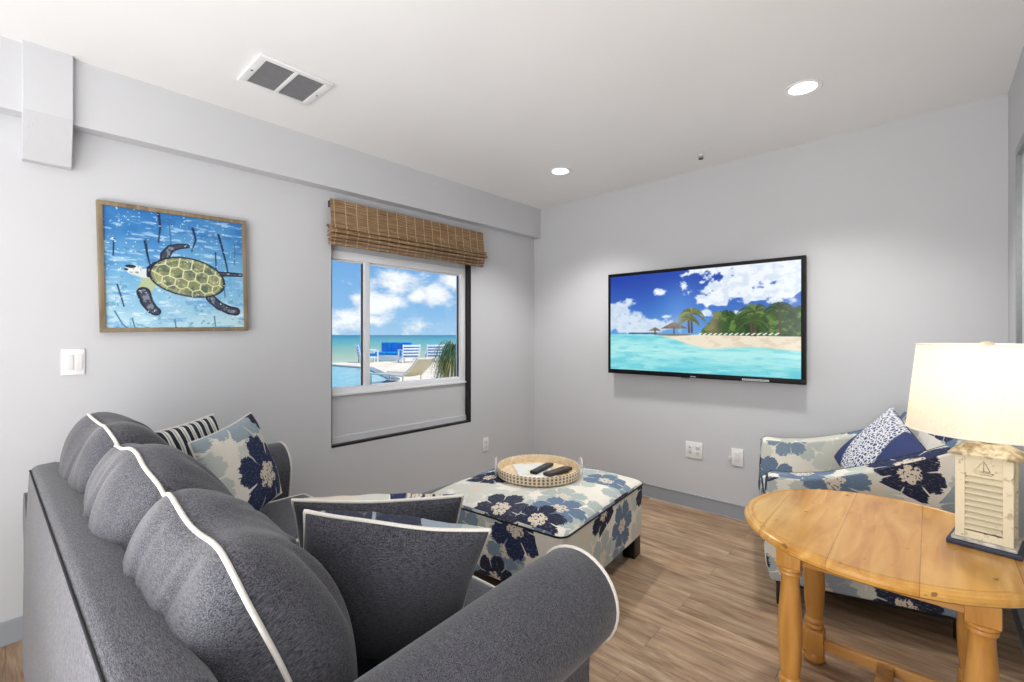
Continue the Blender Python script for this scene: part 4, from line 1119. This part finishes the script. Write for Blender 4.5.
# ------------------------------------------------------------------ OUTSIDE
def outside():
    s = NT('pale sand and deck'); c = s.coord(); n = s.noise(c, 1.2, 4); n2 = s.noise(c, 9, 3)
    sand = s.bsdf(s.mix(s.mapr(n.outputs[0], .35, .65), L(236, 214, 178), L(252, 238, 212)), .9, s.bump(n2.outputs[0], .2, .05))
    # world frame aligned with the shore: direction f points out to sea
    a0 = math.atan2(11.24, -18.96 - 2.87)   # bearing of the view through the window
    f = Vector((math.cos(a0 + .1), math.sin(a0 + .1), 0)); rgt = Vector((f.y, -f.x, 0)); o0 = Vector((2.87, 0, 0))
    def P(d, r, z=0.0): return tuple(o0 + f * d + rgt * r + up * z)
    bm = NB(); vs = [bm.verts.new(p) for p in (P(3.6, -14, -.08), P(3.6, 16, -.08), P(24.5, 30, -.08), P(24.5, -28, -.08))]
    # one sheet with pool hole is avoided: the pool is a raised basin level with the deck
    bm.faces.new(vs); g = struct('ground', bm, sand)
    for p in g.data.polygons:
        if p.normal.z < 0: p.flip()
    s = NT('sea water'); c = s.coord(); sp = s.n('ShaderNodeSeparateXYZ', None, Vector=c)
    n = s.noise(s.mapping(c, rot=(0, 0, 0), scl=(1, 1, 1)), .12, 4, .6)
    d = s.n('ShaderNodeVectorMath', dict(operation='LENGTH'), i0=c).outputs['Value']
    lg = s.math('LOGARITHM', d, 10.0)
    col = s.ramp(s.mapr(s.math('ADD', lg, s.mapr(n.outputs[0], .3, .7, -.06, .06)), 1.4, 3.0), [(0.0, L(196, 204, 164)), (.08, L(168, 190, 146)), (.25, L(116, 176, 150)), (.45, L(70, 160, 152)), (.7, L(46, 132, 142)), (1.0, L(40, 108, 132))])
    sea = s.bsdf(col, .35, s.bump(n.outputs[0], .4, .3), Specular_IOR_Level=.15)
    bm = NB(); bm.faces.new([bm.verts.new(p) for p in (P(24, -400, -.12), P(24, 400, -.12), P(6000, 6000, -.12), P(6000, -6000, -.12))])
    se = struct('trim_sea', bm, sea); se.name = 'sea'; se['kind'] = 'structure'
    for p in se.data.polygons:
        if p.normal.z < 0: p.flip()
    # pool
    s = NT('pool water'); c = s.coord(); n = s.noise(c, 3, 3)
    pw = s.bsdf(s.mix(s.mapr(n.outputs[0], .3, .7), L(138, 198, 184), L(172, 216, 204)), .15, s.bump(n.outputs[0], .15, .05), Specular_IOR_Level=.3)
    root = empty('swimming_pool', (-13, 8.5, -.07)); root['kind'] = 'structure'
    poly = [(-20.2, 6.2), (-16.9, 9.75), (-13.9, 9.9), (-9.2, 7.95), (-6.4, 5.5), (-9, 3.2), (-15, 3.4)]
    poly = [(x + 13, y - 8.5) for x, y in poly]
    bm = NB(); bm.faces.new([bm.verts.new((x, y, 0.02)) for x, y in poly][::-1]); bm.normal_update()
    for fc in bm.faces:
        if fc.normal.z < 0: fc.normal_flip()
    obj('water', bm, pw, root)
    bm = NB()
    for (a, b) in zip(poly, poly[1:] + poly[:1]):
        A = Vector((a[0], a[1], 0)); B = Vector((b[0], b[1], 0)); dr = (B - A).normalized(); nn = Vector((-dr.y, dr.x, 0)) * .16
        t = NB(); vs = []
        for z in (0.0, .05): vs.append([t.verts.new(q + up * z) for q in (A - nn - dr * .1, B - nn + dr * .1, B + nn + dr * .1, A + nn - dr * .1)])
        for k in range(4): t.faces.new((vs[0][k], vs[0][(k + 1) % 4], vs[1][(k + 1) % 4], vs[1][k]))
        t.faces.new(vs[1]); t.faces.new(vs[0][::-1]); bmesh.ops.recalc_face_normals(t, faces=t.faces); merge(bm, t)
    obj('coping', bm, plain('pool tile coping', L(150, 158, 158), .6, var=.35, scale=6), root)
    # white slatted chairs and the blue outdoor sofa
    wh = plain('white resin', L(244, 246, 248), .4, var=.01); bl = plain('blue outdoor cushion', L(10, 150, 222), .8, var=.12, scale=5)
    def deck_chair(loc, rz, label):
        r_ = empty('patio_armchair', (loc[0], loc[1], -.08), rz); tag(r_, label, 'patio chair', None)
        # local: back at -x, opens to +x
        W = .42
        for sy in (-1, 1):
            bm = NB(); box(bm, (-.42, sy * W - .03, 0), (-.36, sy * W + .03, .62), .005); obj('leg', bm, wh, r_)
            bm = NB(); box(bm, (.36, sy * W - .03, 0), (.42, sy * W + .03, .6), .005); obj('leg', bm, wh, r_)
            bm = NB(); box(bm, (-.45, sy * W - .05, .6), (.46, sy * W + .05, .64), .005); obj('armrest', bm, wh, r_)
        bm = NB(); box(bm, (-.42, -W, .24), (.42, W, .30), .005); obj('seat_frame', bm, wh, r_)
        bm = NB()
        for k in range(4): t = NB(); box(t, (-.47 - .03 * k, -W, .36 + k * .145), (-.44 - .03 * k, W, .45 + k * .145), .004); merge(bm, t)
        for sy in (-1, 1): box(bm, (-.58, sy * W - .03, .82), (-.52, sy * W + .03, .9), .004); tube(bm, [(-.43, sy * W, .3), (-.55, sy * W, .9)], .03, 6)
        obj('slatted_back', bm, wh, r_)
        bm = NB(); box(bm, (-.38, -W + .05, .30), (.42, W - .05, .44), .03, 3); obj('seat_cushion', bm, bl, r_)
        bm = NB(); prism(bm, [(-.42, .42), (-.28, .42), (-.40, .9), (-.54, .9)], -W + .05, W - .05, 'y', .03, 3); obj('back_cushion', bm, bl, r_)
    deck_chair((-18.2, 12.35, 0), math.radians(70), 'white slatted patio armchair with blue cushions, first from the left beyond the pool')
    deck_chair((-16.7, 13.75, 0), math.radians(160), 'white slatted patio armchair with blue cushions, middle of the three beyond the pool')
    deck_chair((-16.1, 14.9, 0), math.radians(150), 'white slatted patio armchair with blue cushions beside the shaggy plant')
    r_ = empty('patio_sofa', (-18.6, 14.1, -.08), math.radians(-63)); tag(r_, 'blue cushioned patio sofa between the white armchairs by the sea', 'patio sofa')
    bm = NB(); box(bm, (-.45, -.95, 0), (.45, .95, .3), .01); obj('base', bm, wh, r_)
    for k in range(3):
        bm = NB(); box(bm, (-.4, -.93 + k * .62, .3), (.42, -.33 + k * .62, .46), .04, 3); obj('seat_cushion', bm, bl, r_)
        bm = NB(); box(bm, (-.5, -.93 + k * .62, .42), (-.3, -.33 + k * .62, .98), .05, 3); obj('back_cushion', bm, bl, r_)
    # sling chaise, back raised, seen from behind
    sl = plain('tan sling cloth', L(196, 190, 168), .8, var=.05, scale=12); fr = plain('chaise frame', L(226, 222, 208), .5, var=.02)
    r_ = empty('pool_chaise', (-7.7, 7.45, -.08), math.radians(192)); tag(r_, 'tan sling pool chaise with its back raised, seen through the window', 'chaise')
    W = .36; side = [(-.62, .76), (-.42, .54), (-.1, .28), (.5, .30), (1.2, .30)]
    for sy in (-1, 1):
        bm = NB(); tube(bm, [(x, sy * W, z) for x, z in side], .025, 8); tube(bm, [(-.1, sy * W, .28), (-.1, sy * W, .0)], .02, 8); tube(bm, [(1.1, sy * W, .28), (1.1, sy * W, 0)], .02, 8); obj('frame_rail', bm, fr, r_)
    bm = NB(); G = []
    for x, z in side: G.append([bm.verts.new((x, W * q, z - .03 * (1 - q * q))) for q in np.linspace(-1, 1, 9)])
    for A, B in zip(G, G[1:]):
        for k in range(8): bm.faces.new((A[k], A[k + 1], B[k + 1], B[k]))
    obj('sling', bm, sl, r_, 60)
    bm = NB(); tube(bm, [(-.62, -W, .76), (-.63, 0, .745), (-.62, W, .76)], .022, 8); tube(bm, [(-.26, -W, .41), (-.26, W, .41)], .014, 8); obj('cross_bar', bm, fr, r_)
    # shaggy palm beside the window
    lf = plain('strap leaf', L(84, 104, 44), .6, var=.35, scale=5); lf2 = plain('yellow leaf', L(168, 160, 84), .6, var=.25, scale=5); tk = plain('trunk', L(120, 100, 76), .9, var=.3)
    pl = Vector((-3.38, 5.42, -.08)); r_ = empty('ponytail_palm', pl); tag(r_, 'shaggy green ponytail palm just outside the window', 'plant')
    bm = NB(); lathe(bm, [(.12, 0), (.09, .2), (.05, .6), (.04, 1.0)], n=14); obj('trunk', bm, tk, r_, 60)
    rs = random.Random(4)
    for nm, mt, cnt in (('foliage', lf, 330), ('dry_foliage', lf2, 200)):
        bm = NB()
        for k in range(cnt):
            a = rs.uniform(0, 2 * PI); Ln = rs.uniform(.28, .55); hgt = rs.uniform(.05, .25) if nm == 'foliage' else rs.uniform(-.02, .1); dr = rs.uniform(.15, .95); p = []
            for q in range(7):
                t_ = q / 6; p.append(Vector((math.cos(a) * Ln * t_ ** .8, math.sin(a) * Ln * t_ ** .8, 1.02 + hgt * math.sin(t_ * PI * .8) * 1.3 - dr * t_ ** 2.6 * .95)))
            sd = Vector((-math.sin(a), math.cos(a), 0)) * .013
            A = [bm.verts.new(c_ - sd * (1 - .8 * q / 6)) for q, c_ in enumerate(p)]; B = [bm.verts.new(c_ + sd * (1 - .8 * q / 6)) for q, c_ in enumerate(p)]
            for q in range(6): bm.faces.new((A[q], A[q + 1], B[q + 1], B[q]))
        obj(nm, bm, mt, r_, 0)
    # posts of the rope rail near the water
    pm = plain('weathered post', L(206, 190, 160), .8, var=.15)
    ps = []
    for k in range(7):
        q = Vector((-17.6, 17.3, -.08)) + Vector((.62, .8, 0)) * (k * .32 + (.5 if k > 3 else 0))
        o = empty('beach_post', q); bm = NB(); lathe(bm, [(.055, 0), (.055, 1.06 - .05 * (k % 2)), (.04, 1.09 - .05 * (k % 2))], n=12)
        o2 = obj('beach_post', bm, pm, None, 40); o2.location = q; bpy.data.objects.remove(o)
        tag(o2, 'pale wooden post standing by the water behind the patio chairs', 'post', 'posts by the water')
outside()

# ------------------------------------------------------------------ WORLD
s = NT('sky', world=True); c = s.coord('Generated'); sp = s.n('ShaderNodeSeparateXYZ', None, Vector=c)
el = sp.outputs[2]
sky = s.ramp(s.mapr(el, -.02, .6), [(0.0, L(176, 212, 240)), (.12, L(142, 192, 238)), (.4, L(92, 156, 226)), (1.0, L(58, 118, 205))])
nz = s.noise(s.mapping(c, scl=(1, 1, 1.8)), 15, 7, .62)
nz2 = s.noise(s.mapping(c, scl=(1, 1, 2.2)), 3.1, 3, .5)
def blob(d, rx, rz_):
    d = Vector(d).normalized()
    t = Vector((-d.y, d.x, 0)).normalized()
    df = s.n('ShaderNodeVectorMath', dict(operation='SUBTRACT'), i0=c, i1=tuple(d)).outputs[0]
    h = s.n('ShaderNodeVectorMath', dict(operation='DOT_PRODUCT'), i0=df, i1=tuple(t)).outputs['Value']
    v = s.n('ShaderNodeSeparateXYZ', None, Vector=df).outputs[2]
    h = s.math('DIVIDE', h, rx); v = s.math('DIVIDE', v, rz_)
    r = s.math('SQRT', s.math('ADD', s.math('MULTIPLY', h, h), s.math('MULTIPLY', v, v)))
    fw = s.n('ShaderNodeVectorMath', dict(operation='DOT_PRODUCT'), i0=c, i1=tuple(d)).outputs['Value']
    return s.math('MULTIPLY', s.mapr(r, 1.6, .0, 0, .95), s.math('GREATER_THAN', fw, 0.3))
acc = None
for d, rx, rz_ in (((-.853, .576, .112), .06, .03), ((-.885, .547, .068), .06, .028), ((-.82, .60, .085), .03, .02), ((-.793, .63, .085), .045, .028), ((-.75, .67, .112), .05, .03), ((-.941, .496, .034), .06, .026), ((-.90, .53, .03), .05, .015), ((-.72, .69, .02), .05, .012)):
    b = blob(d, rx, rz_); acc = b if acc is None else s.math('MAXIMUM', acc, b)
acc = s.math('MAXIMUM', acc, s.mapr(nz2.outputs[0], .56, .8, 0, .5))
cl = s.mapr(s.math('ADD', acc, s.math('MULTIPLY', s.math('SUBTRACT', nz.outputs[0], .5), 2.0)), .22, .85, 0, 1, True)
skc = s.mix(cl, sky, (1.0, 1.0, 1.02))
bg = s.n('ShaderNodeBackground', None, Color=skc, Strength=1.05)
wo = s.n('ShaderNodeOutputWorld'); s.t.links.new(bg.outputs[0], wo.inputs[0]); scene.world = s.m

# ------------------------------------------------------------------ LIGHTS
def area(name, loc, rot, sx, sy, e, col=(1, 1, 1)):
    l = bpy.data.lights.new(name, 'AREA'); l.shape = 'RECTANGLE'; l.size = sx; l.size_y = sy; l.energy = e; l.color = col
    o = bpy.data.objects.new(name, l); o.location = loc; o.rotation_euler = rot; link(o); return o
# broad fill light added behind the viewpoint, where the wall has no opening
area('rear_fill', (1.9, BY + .06, 1.35), (math.radians(90), 0, 0), 2.0, 2.3, 54, (1, .995, .985))
area('ceiling_fill', (2.1, -1.1, .45), (math.radians(180), 0, 0), 1.8, 1.8, 40, (1, .995, .985))  # added unseen fill, aimed up to brighten the ceiling
q_ = Vector((.30, -1.0, -.85)).to_track_quat('Z', 'Y').to_euler()
area('bounce_fill', (2.2, -.9, .8), q_, 1.2, 1.2, 27, (1, .995, .985))  # added unseen fill imitating bounced flash on ceiling and far wall
sun = bpy.data.lights.new('sun', 'SUN'); sun.energy = 4.2; sun.angle = math.radians(.6); sun.color = (1, .96, .9)
so = bpy.data.objects.new('sun', sun); so.rotation_euler = Vector((.45, .25, .85)).to_track_quat('Z', 'Y').to_euler(); link(so)

# ------------------------------------------------------------------ CAMERA
cam = bpy.data.cameras.new('camera'); cam.sensor_width = 36; cam.lens = 36 * 460 / 1024; cam.shift_y = -6 / 1024; cam.clip_end = 20000; cam.clip_start = .02
co = bpy.data.objects.new('camera', cam); co.location = (2.873, 0, 1.30); co.rotation_euler = (PI / 2, 0, math.radians(42.26)); link(co)
scene.camera = co
